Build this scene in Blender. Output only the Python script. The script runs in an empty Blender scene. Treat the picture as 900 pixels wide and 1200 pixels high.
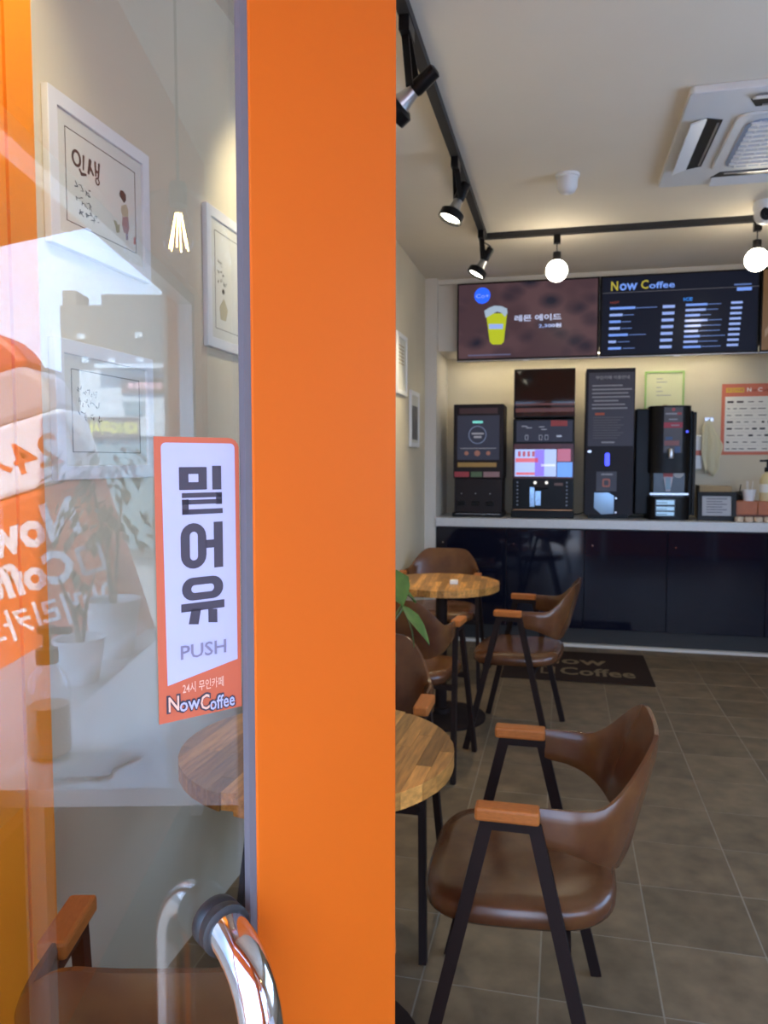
import bpy, bmesh, math, random
from mathutils import Matrix, Vector
random.seed(7)
S = bpy.context.scene
COL = S.collection
PI = math.pi
# ------------------------------------------------------------------ camera
cam_d = bpy.data.cameras.new('camera'); cam = bpy.data.objects.new('camera', cam_d); COL.objects.link(cam)
cam_d.sensor_fit = 'HORIZONTAL'; cam_d.sensor_width = 36; cam_d.lens = 36.0; cam_d.clip_start = 0.03
YAW, PITCH = math.radians(13.1), math.atan(60 / 900)
cam.location = (0, 0, 1.35); cam.rotation_euler = (PI / 2 - PITCH, 0, YAW)
cam_d.dof.use_dof = True; cam_d.dof.focus_distance = 0.75; cam_d.dof.aperture_fstop = 18
S.camera = cam
# ------------------------------------------------------------------ sky and daylight
SKY = 9.5
w = bpy.data.worlds.new('sky'); S.world = w; w.use_nodes = True
nt = w.node_tree; nt.nodes.clear()
tc = nt.nodes.new('ShaderNodeTexCoord'); nz = nt.nodes.new('ShaderNodeTexNoise'); nz.inputs['Scale'].default_value = 3.0; nz.inputs['Detail'].default_value = 5
rmp = nt.nodes.new('ShaderNodeValToRGB'); rmp.color_ramp.elements[0].position = .42; rmp.color_ramp.elements[1].position = .66
rmp.color_ramp.elements[0].color = (.30, .53, 1.0, 1); rmp.color_ramp.elements[1].color = (.66, .80, 1, 1)
bg = nt.nodes.new('ShaderNodeBackground'); bg.inputs['Strength'].default_value = SKY
wo = nt.nodes.new('ShaderNodeOutputWorld')
nt.links.new(tc.outputs['Generated'], nz.inputs['Vector']); nt.links.new(nz.outputs['Fac'], rmp.inputs['Fac'])
nt.links.new(rmp.outputs['Color'], bg.inputs['Color']); nt.links.new(bg.outputs[0], wo.inputs['Surface'])
sun_d = bpy.data.lights.new('sun', 'SUN'); sun_d.energy = 20; sun_d.angle = .02; sun_d.color = (1, .95, .86)
sun = bpy.data.objects.new('sun', sun_d); COL.objects.link(sun)
sun.rotation_euler = Vector((.75, -.03, -.66)).to_track_quat('-Z', 'Y').to_euler()     # along the street, from the left of the shop
S.view_settings.view_transform = 'Standard'; S.view_settings.look = 'None'
S.view_settings.gamma = 1; S.view_settings.use_curve_mapping = False
S.view_settings.exposure = 0.0


def area(name, loc, rot, sx, sy, power, color=(1, 1, 1), portal=False):
    l = bpy.data.lights.new(name, 'AREA'); l.shape = 'RECTANGLE'; l.size = sx; l.size_y = sy; l.energy = power; l.color = color
    o = bpy.data.objects.new(name, l); COL.objects.link(o); o.location = loc; o.rotation_euler = rot
    if portal: l.cycles.is_portal = True
    return o


XR_ = 2.68
# sky portals in the front wall's two openings and the added side window (sampling only, no light of their own)
area('window_portal', (1.52, -.16, 1.34), (PI / 2, 0, 0), 2.1, 1.5, 1, portal=True)
area('side_portal', (XR_ + .11, 2.2, 1.58), (PI / 2, 0, PI / 2), 2.8, 1.36, 1, portal=True)
area('door_portal', (-.27, -.16, 1.1), (PI / 2, 0, 0), .95, 2.2, 1, portal=True)

# ------------------------------------------------------------------ materials
MATS = {}


def mat(name, col=(.8, .8, .8), rough=.5, metal=0.0, emit=None, estr=0.0, noise=0.0, nscale=20.0, stretch=(1, 1, 1), bump=0.0, coat=0.0, rnd=0.0, spec=.5, col2=None, alpha=None):
    if name in MATS: return MATS[name]
    m = bpy.data.materials.new(name); m.use_nodes = True; t = m.node_tree
    b = t.nodes['Principled BSDF']
    b.inputs['Base Color'].default_value = (*col, 1); b.inputs['Roughness'].default_value = rough; b.inputs['Metallic'].default_value = metal
    b.inputs['Specular IOR Level'].default_value = spec
    if coat: b.inputs['Coat Weight'].default_value = coat; b.inputs['Coat Roughness'].default_value = .08
    if emit: b.inputs['Emission Color'].default_value = (*emit, 1); b.inputs['Emission Strength'].default_value = estr
    t.nodes['Material Output']
    need = noise or bump or rnd or col2
    if need:
        tcn = t.nodes.new('ShaderNodeTexCoord'); mp = t.nodes.new('ShaderNodeMapping'); mp.inputs['Scale'].default_value = stretch
        n = t.nodes.new('ShaderNodeTexNoise'); n.inputs['Scale'].default_value = nscale; n.inputs['Detail'].default_value = 6
        t.links.new(tcn.outputs['Object'], mp.inputs['Vector'])
        src = mp.outputs['Vector']
        if rnd:
            oi = t.nodes.new('ShaderNodeObjectInfo'); vm = t.nodes.new('ShaderNodeVectorMath'); vm.operation = 'ADD'
            sc = t.nodes.new('ShaderNodeMath'); sc.operation = 'MULTIPLY'; sc.inputs[1].default_value = 37
            t.links.new(oi.outputs['Random'], sc.inputs[0]); t.links.new(src, vm.inputs[0]); t.links.new(sc.outputs[0], vm.inputs[1]); src = vm.outputs[0]
        t.links.new(src, n.inputs['Vector'])
        c = None
        if noise or col2:
            r = t.nodes.new('ShaderNodeValToRGB'); r.color_ramp.elements[0].position = .3; r.color_ramp.elements[1].position = .7
            lo = tuple(x * (1 - noise) for x in col); hi = col2 if col2 else tuple(min(1, x * (1 + noise)) for x in col)
            r.color_ramp.elements[0].color = (*lo, 1); r.color_ramp.elements[1].color = (*hi, 1)
            t.links.new(n.outputs['Fac'], r.inputs['Fac']); c = r.outputs['Color']
        if rnd:
            hv = t.nodes.new('ShaderNodeHueSaturation'); mr = t.nodes.new('ShaderNodeMapRange')
            mr.inputs['To Min'].default_value = 1 - rnd; mr.inputs['To Max'].default_value = 1 + rnd
            t.links.new(oi.outputs['Random'], mr.inputs['Value']); t.links.new(mr.outputs[0], hv.inputs['Value'])
            if c: t.links.new(c, hv.inputs['Color'])
            else: hv.inputs['Color'].default_value = (*col, 1)
            c = hv.outputs['Color']
        if c: t.links.new(c, b.inputs['Base Color'])
        if bump:
            bp = t.nodes.new('ShaderNodeBump'); bp.inputs['Strength'].default_value = bump; bp.inputs['Distance'].default_value = .004
            t.links.new(n.outputs['Fac'], bp.inputs['Height']); t.links.new(bp.outputs[0], b.inputs['Normal'])
    MATS[name] = m
    return m


def glass_mat(name, tint=(.93, .94, .935), f0=.095):
    if name in MATS: return MATS[name]
    m = bpy.data.materials.new(name); m.use_nodes = True; t = m.node_tree; t.nodes.clear()
    out = t.nodes.new('ShaderNodeOutputMaterial'); mx = t.nodes.new('ShaderNodeMixShader')
    tr = t.nodes.new('ShaderNodeBsdfTransparent'); tr.inputs['Color'].default_value = (*tint, 1)
    gl = t.nodes.new('ShaderNodeBsdfGlossy'); gl.inputs['Roughness'].default_value = 0.0
    ge = t.nodes.new('ShaderNodeNewGeometry'); dp = t.nodes.new('ShaderNodeVectorMath'); dp.operation = 'DOT_PRODUCT'
    ab = t.nodes.new('ShaderNodeMath'); ab.operation = 'ABSOLUTE'
    om = t.nodes.new('ShaderNodeMath'); om.operation = 'SUBTRACT'; om.inputs[0].default_value = 1.0
    pw = t.nodes.new('ShaderNodeMath'); pw.operation = 'POWER'; pw.inputs[1].default_value = 5
    ma = t.nodes.new('ShaderNodeMath'); ma.operation = 'MULTIPLY_ADD'; ma.inputs[1].default_value = 1 - f0; ma.inputs[2].default_value = f0
    t.links.new(ge.outputs['Incoming'], dp.inputs[0]); t.links.new(ge.outputs['Normal'], dp.inputs[1]); t.links.new(dp.outputs['Value'], ab.inputs[0])
    t.links.new(ab.outputs[0], om.inputs[1]); t.links.new(om.outputs[0], pw.inputs[0]); t.links.new(pw.outputs[0], ma.inputs[0])
    t.links.new(ma.outputs[0], mx.inputs['Fac']); t.links.new(tr.outputs[0], mx.inputs[1]); t.links.new(gl.outputs[0], mx.inputs[2]); t.links.new(mx.outputs[0], out.inputs['Surface'])
    MATS[name] = m
    return m


def screen_beans():
    m = bpy.data.materials.new('bean_screen'); m.use_nodes = True; t = m.node_tree; b = t.nodes['Principled BSDF']
    tcn = t.nodes.new('ShaderNodeTexCoord'); mp = t.nodes.new('ShaderNodeMapping'); mp.inputs['Scale'].default_value = (6, 9, 6)
    mp.inputs['Rotation'].default_value = (0, 0, .3)
    v = t.nodes.new('ShaderNodeTexVoronoi'); v.inputs['Scale'].default_value = 1.0
    r = t.nodes.new('ShaderNodeValToRGB')
    r.color_ramp.elements[0].position = .15; r.color_ramp.elements[0].color = (.018, .018, .035, 1)
    r.color_ramp.elements[1].position = .62; r.color_ramp.elements[1].color = (.125, .066, .075, 1)
    n = t.nodes.new('ShaderNodeTexNoise'); n.inputs['Scale'].default_value = 2.5
    r2 = t.nodes.new('ShaderNodeValToRGB'); r2.color_ramp.elements[0].position = .42; r2.color_ramp.elements[1].position = .58
    mix = t.nodes.new('ShaderNodeMix'); mix.data_type = 'RGBA'; mix.inputs[7].default_value = (.085, .045, .055, 1)
    t.links.new(tcn.outputs['Object'], mp.inputs['Vector']); t.links.new(mp.outputs[0], v.inputs['Vector']); t.links.new(v.outputs['Distance'], r.inputs['Fac'])
    t.links.new(tcn.outputs['Object'], n.inputs['Vector']); t.links.new(n.outputs['Fac'], r2.inputs['Fac']); t.links.new(r2.outputs['Color'], mix.inputs[0])
    t.links.new(r.outputs['Color'], mix.inputs[6])
    b.inputs['Base Color'].default_value = (.01, .01, .012, 1); b.inputs['Roughness'].default_value = .3; b.inputs['Specular IOR Level'].default_value = .1
    t.links.new(mix.outputs[2], b.inputs['Emission Color']); b.inputs['Emission Strength'].default_value = .75
    return m


def em(name, col, s=1.0, rough=.15):
    return mat(name, tuple(c * .05 for c in col), rough, emit=col, estr=s)


M = dict(
    wall=mat('wall_paint', (.64, .57, .43), .75, noise=.02, nscale=6, bump=.03),
    ceil=mat('ceiling_paint', (.76, .67, .54), .8, noise=.015, nscale=4),
    white_trim=mat('white_trim', (.66, .61, .54), .5),
    orange=mat('orange_film', (.57, .105, .006), .5, spec=.15, noise=.03, nscale=3),
    orange2=mat('orange_panel', (.86, .25, .012), .35, noise=.04, nscale=2),
    tile=mat('slate_tile', (.158, .107, .058), .5, noise=.26, nscale=11, bump=.35, rnd=.14, spec=.3),
    grout=mat('tile_grout', (.27, .22, .155), .8, noise=.1),
    glass=glass_mat('pane_glass'), winglass=glass_mat('window_glass', (.97, .98, .98), .03),
    gasket=mat('grey_gasket', (.13, .115, .125), .6, spec=.2),
    chrome=mat('chrome', (.64, .63, .65), .09, 1.0), steel=mat('brushed_steel', (.55, .55, .56), .3, 1.0),
    black=mat('black_plastic', (.009, .008, .008), .32, spec=.14), blackm=mat('black_matte', (.02, .018, .018), .6),
    rubber=mat('black_rubber', (.012, .011, .012), .45),
    legm=mat('black_steel_leg', (.020, .011, .009), .6, spec=.14),
    leather=mat('brown_leather', (.085, .024, .011), .26, noise=.10, nscale=7, bump=.10, col2=(.155, .064, .019), spec=.5),
    armwood=mat('orange_wood', (.44, .135, .026), .5, noise=.14, nscale=30, stretch=(3, 18, 18), spec=.25),
    stave=mat('acacia_wood', (.46, .21, .048), .42, noise=.34, nscale=7, stretch=(1.5, 14, 14), rnd=.5, spec=.3),
    navy=mat('navy_gloss_panel', (.006, .007, .016), .06, spec=.5),
    worktop=mat('pale_worktop', (.62, .61, .60), .3, noise=.04, nscale=60),
    lettering_dark=mat('charcoal_print', (.045, .035, .05), .5), lettering_grey=mat('grey_print', (.20, .17, .24), .5),
    lavender=mat('white_vinyl', (.42, .40, .56), .5), sticker_or=mat('orange_vinyl', (.50, .10, .042), .5),
    white=mat('white_plastic', (.75, .75, .76), .35), paper=mat('white_paper', (.78, .76, .70), .7),
    mat_rug=mat('dark_floor_mat', (.032, .019, .014), .95, spec=.1, noise=.2, nscale=200, bump=.3), tan=mat('tan_print', (.20, .14, .08), .9, spec=.1),
    leaf=mat('green_leaf', (.075, .14, .018), .35, noise=.3, nscale=30), leafd=mat('dark_leaf', (.03, .07, .025), .5, noise=.4),
    bark=mat('grey_bark', (.14, .11, .08), .8, noise=.2),
    ink=mat('black_ink', (.03, .03, .03), .7), terracotta=mat('red_print', (.55, .05, .04), .6),
)


# ------------------------------------------------------------------ mesh helpers
class MB:
    def __init__(self): self.v = []; self.f = []
    def add(self, vs, fs, T=None):
        o = len(self.v)
        self.v += [tuple(T @ Vector(p)) if T else tuple(p) for p in vs]
        self.f += [tuple(i + o for i in f) for f in fs]; return self
    def box(self, x0, x1, y0, y1, z0, z1, T=None):
        vs = [(x0, y0, z0), (x1, y0, z0), (x1, y1, z0), (x0, y1, z0), (x0, y0, z1), (x1, y0, z1), (x1, y1, z1), (x0, y1, z1)]
        return self.add(vs, [(3, 2, 1, 0), (4, 5, 6, 7), (0, 1, 5, 4), (1, 2, 6, 5), (2, 3, 7, 6), (3, 0, 4, 7)], T)
    def prism(self, poly, z0, z1, T=None):
        n = len(poly)
        vs = [(x, y, z0) for x, y in poly] + [(x, y, z1) for x, y in poly]
        fs = [tuple(range(n - 1, -1, -1)), tuple(range(n, 2 * n))] + [(i, (i + 1) % n, n + (i + 1) % n, n + i) for i in range(n)]
        return self.add(vs, fs, T)
    def ring(self, outer, inner, z0, z1, T=None):
        n = len(outer)
        vs = [(x, y, z) for z in (z0, z1) for L in (outer, inner) for x, y in L]
        fs = []
        for i in range(n):
            j = (i + 1) % n
            fs += [(2 * n + i, 2 * n + j, 3 * n + j, 3 * n + i), (i, n + i, n + j, j), (i, j, 2 * n + j, 2 * n + i), (n + i, 3 * n + i, 3 * n + j, n + j)]
        return self.add(vs, fs, T)
    def tube(self, pts, r, n=12, cap=True, T=None):
        pts = [Vector(p) for p in pts]; rs = r if isinstance(r, (list, tuple)) else [r] * len(pts)
        vs = []; fs = []; up = None
        for i, p in enumerate(pts):
            d = (pts[min(i + 1, len(pts) - 1)] - pts[max(i - 1, 0)]).normalized()
            if up is None: up = Vector((0, 0, 1)) if abs(d.z) < .9 else Vector((1, 0, 0))
            a = d.cross(up).normalized(); b = a.cross(d).normalized(); up = b
            for k in range(n):
                t = 2 * PI * k / n; vs.append(p + (a * math.cos(t) + b * math.sin(t)) * rs[i])
        for i in range(len(pts) - 1):
            for k in range(n):
                fs.append((i * n + k, i * n + (k + 1) % n, (i + 1) * n + (k + 1) % n, (i + 1) * n + k))
        if cap: fs += [tuple(range(n - 1, -1, -1)), tuple(range((len(pts) - 1) * n, len(pts) * n))]
        return self.add(vs, fs, T)
    def bar(self, p0, p1, w, h, side=(0, 1, 0), T=None):
        p0, p1 = Vector(p0), Vector(p1); d = (p1 - p0).normalized(); s = Vector(side); s = (s - d * s.dot(d)).normalized(); u = d.cross(s)
        vs = [p + s * a * w / 2 + u * b * h / 2 for p in (p0, p1) for a, b in ((-1, -1), (1, -1), (1, 1), (-1, 1))]
        return self.add(vs, [(0, 1, 2, 3)[::-1], (4, 5, 6, 7), (0, 1, 5, 4), (1, 2, 6, 5), (2, 3, 7, 6), (3, 0, 4, 7)], T)
    def lathe(self, prof, n=24, T=None):
        vs = []; fs = []
        for r_, z in prof:
            for k in range(n): vs.append((max(r_, 1e-4) * math.cos(2 * PI * k / n), max(r_, 1e-4) * math.sin(2 * PI * k / n), z))
        for i in range(len(prof) - 1):
            for k in range(n): fs.append((i * n + k, i * n + (k + 1) % n, (i + 1) * n + (k + 1) % n, (i + 1) * n + k))
        fs += [tuple(range(n - 1, -1, -1)), tuple(range((len(prof) - 1) * n, len(prof) * n))]
        return self.add(vs, fs, T)
    def mesh(self, name, m, smooth=None, bevel=0, segs=2):
        me = bpy.data.meshes.new(name); me.from_pydata([tuple(v) for v in self.v], [], self.f); me.update()
        b = bmesh.new(); b.from_mesh(me); bmesh.ops.recalc_face_normals(b, faces=b.faces)
        if bevel:
            es = [e for e in b.edges if len(e.link_faces) == 2 and e.calc_face_angle(0) > .6]
            bmesh.ops.bevel(b, geom=es, offset=bevel, segments=segs, affect='EDGES', profile=.5, clamp_overlap=True)
        b.to_mesh(me); b.free()
        if m: me.materials.append(m)
        if smooth is not None or bevel:
            for p in me.polygons: p.use_smooth = True
            me.set_sharp_from_angle(angle=math.radians(smooth or 12))
        return me
    def obj(self, name, m, parent=None, smooth=None, bevel=0, segs=2, label=None):
        return link(name, self.mesh(name, m, smooth, bevel, segs), parent, label)


def link(name, me, parent=None, label=None):
    o = bpy.data.objects.new(name, me); COL.objects.link(o)
    if parent is not None: o.parent = parent
    if label: o['label'] = label
    return o


def tag(o, label, cat, group=None):
    o['label'] = label; o['category'] = cat
    if group: o['group'] = group
    return o


def thing(name, label, cat, Mx=None, group=None):
    o = bpy.data.objects.new(name, None); COL.objects.link(o); o.empty_display_size = .05
    if Mx is not None: o.matrix_world = Mx
    return tag(o, label, cat, group)


def struct(o):
    o['kind'] = 'structure'; return o


def FR(o, ex, ez):  # local frame: x = ex, y = up, z = ez (out of the face)
    ex = Vector(ex).normalized(); ez = Vector(ez).normalized(); ey = ez.cross(ex)
    return Matrix(((ex.x, ey.x, ez.x, o[0]), (ex.y, ey.y, ez.y, o[1]), (ex.z, ey.z, ez.z, o[2]), (0, 0, 0, 1)))


def face_front(x, y, z): return FR((x, y, z), (1, 0, 0), (0, -1, 0))       # faces the entrance
def place(x, y, z, rz=0): return Matrix.Translation((x, y, z)) @ Matrix.Rotation(rz, 4, 'Z')


def text_mb(body, x0, y0, x1, y1, z, depth=.0006, bold=0.0, keep=False, rot=0, shear=0):
    """lettering fitted into the rectangle x0..x1, y0..y1 at height z of a local frame"""
    c = bpy.data.curves.new('txt', 'FONT'); c.body = body; c.size = 1; c.offset = bold; c.resolution_u = 2; c.shear = shear; c.fill_mode = 'FRONT'
    o = bpy.data.objects.new('txt', c); COL.objects.link(o); bpy.context.view_layer.update()
    me = bpy.data.meshes.new_from_object(o.evaluated_get(bpy.context.evaluated_depsgraph_get()))
    vs = [v.co.copy() for v in me.vertices]; fs = [tuple(p.vertices) for p in me.polygons]
    bpy.data.objects.remove(o); bpy.data.curves.remove(c); bpy.data.meshes.remove(me)
    ax = min(v.x for v in vs); bx = max(v.x for v in vs); ay = min(v.y for v in vs); by = max(v.y for v in vs)
    sx = (x1 - x0) / (bx - ax); sy = (y1 - y0) / (by - ay)
    if keep: sx = sy = min(sx, sy)
    mb = MB(); mb.add([(x0 + (v.x - ax) * sx, y0 + (v.y - ay) * sy, z + depth) for v in vs], fs)
    if rot:
        R = Matrix.Rotation(rot, 4, 'Z'); mb.v = [tuple(R @ Vector(p)) for p in mb.v]
    return mb


def rrect(x0, x1, y0, y1, r, n=5):
    r = min(r, (x1 - x0) / 2 - 1e-5, (y1 - y0) / 2 - 1e-5); P = []
    for cx, cy, a in ((x1 - r, y1 - r, 0), (x0 + r, y1 - r, PI / 2), (x0 + r, y0 + r, PI), (x1 - r, y0 + r, 1.5 * PI)):
        for k in range(n + 1): t = a + PI / 2 * k / n; P.append((cx + r * math.cos(t), cy + r * math.sin(t)))
    return P


def circ(cx, cy, r, n=20, ry=None): return [(cx + r * math.cos(2 * PI * k / n), cy + (ry or r) * math.sin(2 * PI * k / n)) for k in range(n)]


# ------------------------------------------------------------------ room shell
XL, XR, YB, ZC = -1.01, 2.68, 6.25, 2.69
YC = 5.69     # counter front / alcove front
floor = struct(MB().box(XL - .1, XR + .1, -.2, YB + .1, -.12, -.0012).obj('floor', M['grout']))
TS = .30; tm = MB().box(-TS / 2 + .0025, TS / 2 - .0025, -TS / 2 + .0025, TS / 2 - .0025, -.004, .0).mesh('tile', M['tile'])
cutm = {}
x = .26 - TS * 5
ix = 0
while x < 2.0:
    y = 2.19 - TS * 5
    while y < 5.68:
        xa = max(x, XL); xb = x + TS
        if xb - xa > TS - .01: me = tm; px = x + TS / 2
        else:
            px = (xa + xb) / 2; key = round(xb - xa, 3)
            if key not in cutm:
                h = (xb - xa) / 2 - .0025; cutm[key] = MB().box(-h, h, -TS / 2 + .0025, TS / 2 - .0025, -.004, 0).mesh('tile', M['tile'])
            me = cutm[key]
        o = link('tile', me, floor); o.location = (px, y + TS / 2, random.uniform(-.0006, .0003))
        y += TS
    x += TS
ex = MB()
ex.box(1.7625, XR, -.15, 5.68, -.004, -.0003); ex.box(XL, 1.7575, -.15, .685, -.004, -.0003)
eo = ex.obj('tile_field', M['tile'], floor)
struct(MB().box(XL - .1, XR + .1, -.2, YB + .1, ZC, ZC + .1).obj('ceiling', M['ceil']))
struct(MB().box(XL - .1, XL, -.2, YB + .1, 0, ZC).obj('wall_left', M['wall']))
rw = MB(); rw.box(XR, XR + .1, -.2, .8, 0, ZC); rw.box(XR, XR + .1, 3.6, YB + .1, 0, ZC); rw.box(XR, XR + .1, .8, 3.6, 0, .9); rw.box(XR, XR + .1, .8, 3.6, 2.28, ZC)
struct(rw.obj('wall_right', M['wall']))
added_win = struct(bpy.data.objects.new('added_side_window', None)); COL.objects.link(added_win)  # side window added only to let more daylight into the room
fr = MB()
for y_ in (.8, 1.717, 2.633, 3.55): fr.box(XR + .03, XR + .07, y_, y_ + .05, .9, 2.28)
fr.box(XR + .03, XR + .07, .8, 3.6, .9, .95); fr.box(XR + .03, XR + .07, .8, 3.6, 2.23, 2.28)
fr.obj('frame', M['steel'], added_win)
for y_ in (.85, 1.767, 2.683): MB().box(XR + .046, XR + .054, y_, y_ + .867, .95, 2.23).obj('pane', M['winglass'], added_win)
struct(MB().box(XL, XR, YB, YB + .1, 0, ZC).obj('wall_back', M['wall']))
# front wall: left pier, lintel, pier between door and window, parapet under the window
fw = MB(); fw.box(XL, -.80, -.15, 0, 0, ZC); fw.box(-.80, XR, -.15, 0, 2.22, ZC); fw.box(.26, .46, -.15, 0, 0, 2.22); fw.box(2.56, XR, -.15, 0, 0, 2.22)
fw.box(.46, 2.56, -.15, 0, 0, .60); fw.box(.46, 2.56, -.15, 0, 2.08, 2.22)
struct(fw.obj('wall_front', M['orange']))
struct(MB().box(XL, -.925, YC, YB, 0, ZC).obj('trim_1', M['white_trim']))            # white column closing the alcove
sf = MB(); sf.box(-.925, XR, 5.78, YB, 2.17, ZC); sf.box(-.925, XR, 5.755, 5.79, 2.655, ZC)
struct(sf.obj('trim_2', M['white_trim']))                                            # bulkhead over the counter
pl = MB(); pl.box(XL, -.91, 1.143, 1.21, 0, ZC); pl.box(XL, -.91, .60, 1.135, 0, ZC); pl.box(XL, -.918, 1.13, 1.15, 0, ZC)
struct(pl.obj('trim_3', M['orange2']))                                               # orange pilaster on the side wall
# window
win = struct(bpy.data.objects.new('window_1', None)); COL.objects.link(win)
fr = MB(); fr.box(.46, 2.56, -.09, -.03, .60, .655); fr.box(.46, 2.56, -.09, -.03, 2.03, 2.08); fr.box(.46, .51, -.09, -.03, .655, 2.03); fr.box(2.51, 2.56, -.09, -.03, .655, 2.03)
fr.obj('frame', M['steel'], win)
MB().box(.51, 2.51, -.064, -.056, .655, 2.03).obj('pane', M['winglass'], win)
MB().box(.44, 2.58, -.62, -.15, .55, .585).obj('sill', M['worktop'], win)

# ------------------------------------------------------------------ glass door standing open
P0 = Vector((-.311, .544, 0)); EX = Vector((.610, .7925, 0)); EN = Vector((.7925, -.610, 0))
DM = FR(P0, EX, EN)      # local x along the door (0 = left edge of sticker), y up, z out (glass face at z=0)
door = struct(bpy.data.objects.new('door_1', None)); COL.objects.link(door); door.matrix_world = DM
HX, FX, SL = -.69, .2385, .0815
st = MB().box(SL, FX, .01, 2.16, -.012, .011).obj('stile', M['orange'], door, bevel=.0015)
MB().box(HX, HX + .10, .01, 2.16, -.035, .011).obj('stile', M['orange'], door)
MB().box(HX + .10, SL, .01, .14, -.035, .011).obj('rail', M['orange'], door)
MB().box(HX + .10, SL, 2.06, 2.16, -.035, .011).obj('rail', M['orange'], door)
MB().box(HX + .10, SL - .0005, .14, 2.06, -.0015, 0).obj('glass_pane', M['glass'], door)
MB().box(SL - .0065, SL, .14, 2.06, .0002, .0095).obj('gasket', M['gasket'], door)
# pull handle
hx, hy, hs, R = .045, 0.962, .079, .060
path = [(hx, hy, .004)]
path += [(hx, hy, hs - R)]
for k in range(1, 9):
    a = PI / 2 * k / 8; path.append((hx, hy - R + R * math.cos(a), hs - R + R * math.sin(a)))
path += [(hx, hy - .2, hs)]
for k in range(0, 9):
    a = PI / 2 * k / 8; path.append((hx, .53 - R * math.sin(a), hs - R + R * math.cos(a)))
path += [(hx, .53 - R, .004)]
hd = MB().tube(path, .0175, 24).obj('handle', M['chrome'], door, smooth=50, label='chrome tubular pull handle')
for yy in (hy, .53 - R):
    TT = Matrix.Translation((hx, yy, 0))
    MB().lathe([(.019, .0), (.0215, .003), (.0215, .010), (.0195, .013), (.0215, .016), (.0215, .024), (.018, .026)], 28, TT).obj('collar', M['rubber'], hd, smooth=40)

# push sticker on the glass
stk = thing('push_sticker', 'orange and white door sticker reading PUSH in Korean and English', 'sticker', DM @ Matrix.Translation((0, 1.14, .0004)))
W_, H_ = .0738, .229
u = lambda zx: (zx - 30) / 331 * W_
def v(zx, zy):
    t = (zx - 30) / 331; top = 38 + 8 * t; bot = 1185 - 75 * t
    return H_ * (bot - zy) / (bot - top)
outer = [(0, 0), (W_, 0), (W_, H_ - .008)] + [(W_ - .010 + .010 * math.cos(a), H_ - .008 + .008 * math.sin(a)) for a in (.4, .8, 1.2, PI / 2)] + [(0, H_)]
MB().prism(outer, 0, .0004).obj('backing', M['sticker_or'], stk)
wp = [(u(64), v(64, 1028)), (u(345), v(345, 918))]
q = rrect(u(55), u(343), .05, v(60, 62), .004)
top2 = [p for p in q if p[1] > .1]
MB().prism([wp[0], wp[1]] + top2, .0004, .0007).obj('panel', M['lavender'], stk)
def zr(x0, y0, x1, y1): return (u(x0), u(x1), v((x0 + x1) / 2, y1), v((x0 + x1) / 2, y0))
def glyph(rects, rings=(), polys=()):
    mb = MB()
    for r_ in rects: a, b, c, d = zr(*r_); mb.box(a, b, c, d, .0007, .001)
    for ro, ri, rad in rings:
        a, b, c, d = zr(*ro); e, f, g, h = zr(*ri); mb.ring(rrect(a, b, c, d, rad), rrect(e, f, g, h, rad * .6), .0007, .001)
    for p in polys: mb.prism([(u(x_), v(x_, y_)) for x_, y_ in p], .0007, .001)
    return mb
glyph([(250, 153, 286, 246), (130, 258, 288, 277), (264, 258, 288, 303), (130, 285, 288, 303), (130, 285, 155, 342), (130, 322, 290, 342)], [((120, 158, 228, 247), (156, 185, 195, 217), .0006)]).obj('letter', M['lettering_dark'], stk)
glyph([(218, 443, 256, 475), (253, 372, 289, 552)], [((122, 378, 222, 558), (157, 412, 189, 525), .011)]).obj('letter', M['lettering_dark'], stk)
glyph([(120, 690, 292, 722)], [((124, 590, 288, 680), (160, 620, 251, 651), .010)], [[(160, 718), (197, 718), (186, 780), (148, 780)], [(226, 718), (262, 718), (262, 772), (226, 772)]]).obj('letter', M['lettering_dark'], stk)
text_mb('PUSH', u(114), v(205, 908), u(296), v(205, 852), .0007, bold=.012).obj('lettering', M['lettering_grey'], stk)
MO = mat('pale_orange_print', (.75, .42, .30), .5)
text_mb('24시 무인카페', u(120), v(200, 1045), u(284), v(200, 1003), .0004, bold=.008).obj('lettering', MO, stk)
LP = mat('pale_lilac_print', (.42, .40, .55), .5)
for tx, x0, y0, x1, y1, mm in (('N', 64, 1130, 104, 1070, MO), ('ow', 106, 1126, 186, 1088, LP), ('C', 188, 1124, 224, 1062, MO), ('offee', 226, 1116, 328, 1062, LP)):
    xm = (x0 + x1) / 2
    text_mb(tx, u(x0 - 7), v(xm, y0 + 7), u(x1 + 7), v(xm, y1 - 7), .0004, bold=.07).obj('lettering', M['lettering_dark'], stk)
    text_mb(tx, u(x0), v(xm, y0), u(x1), v(xm, y1), .0010, bold=.012).obj('lettering', mm, stk)

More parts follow.
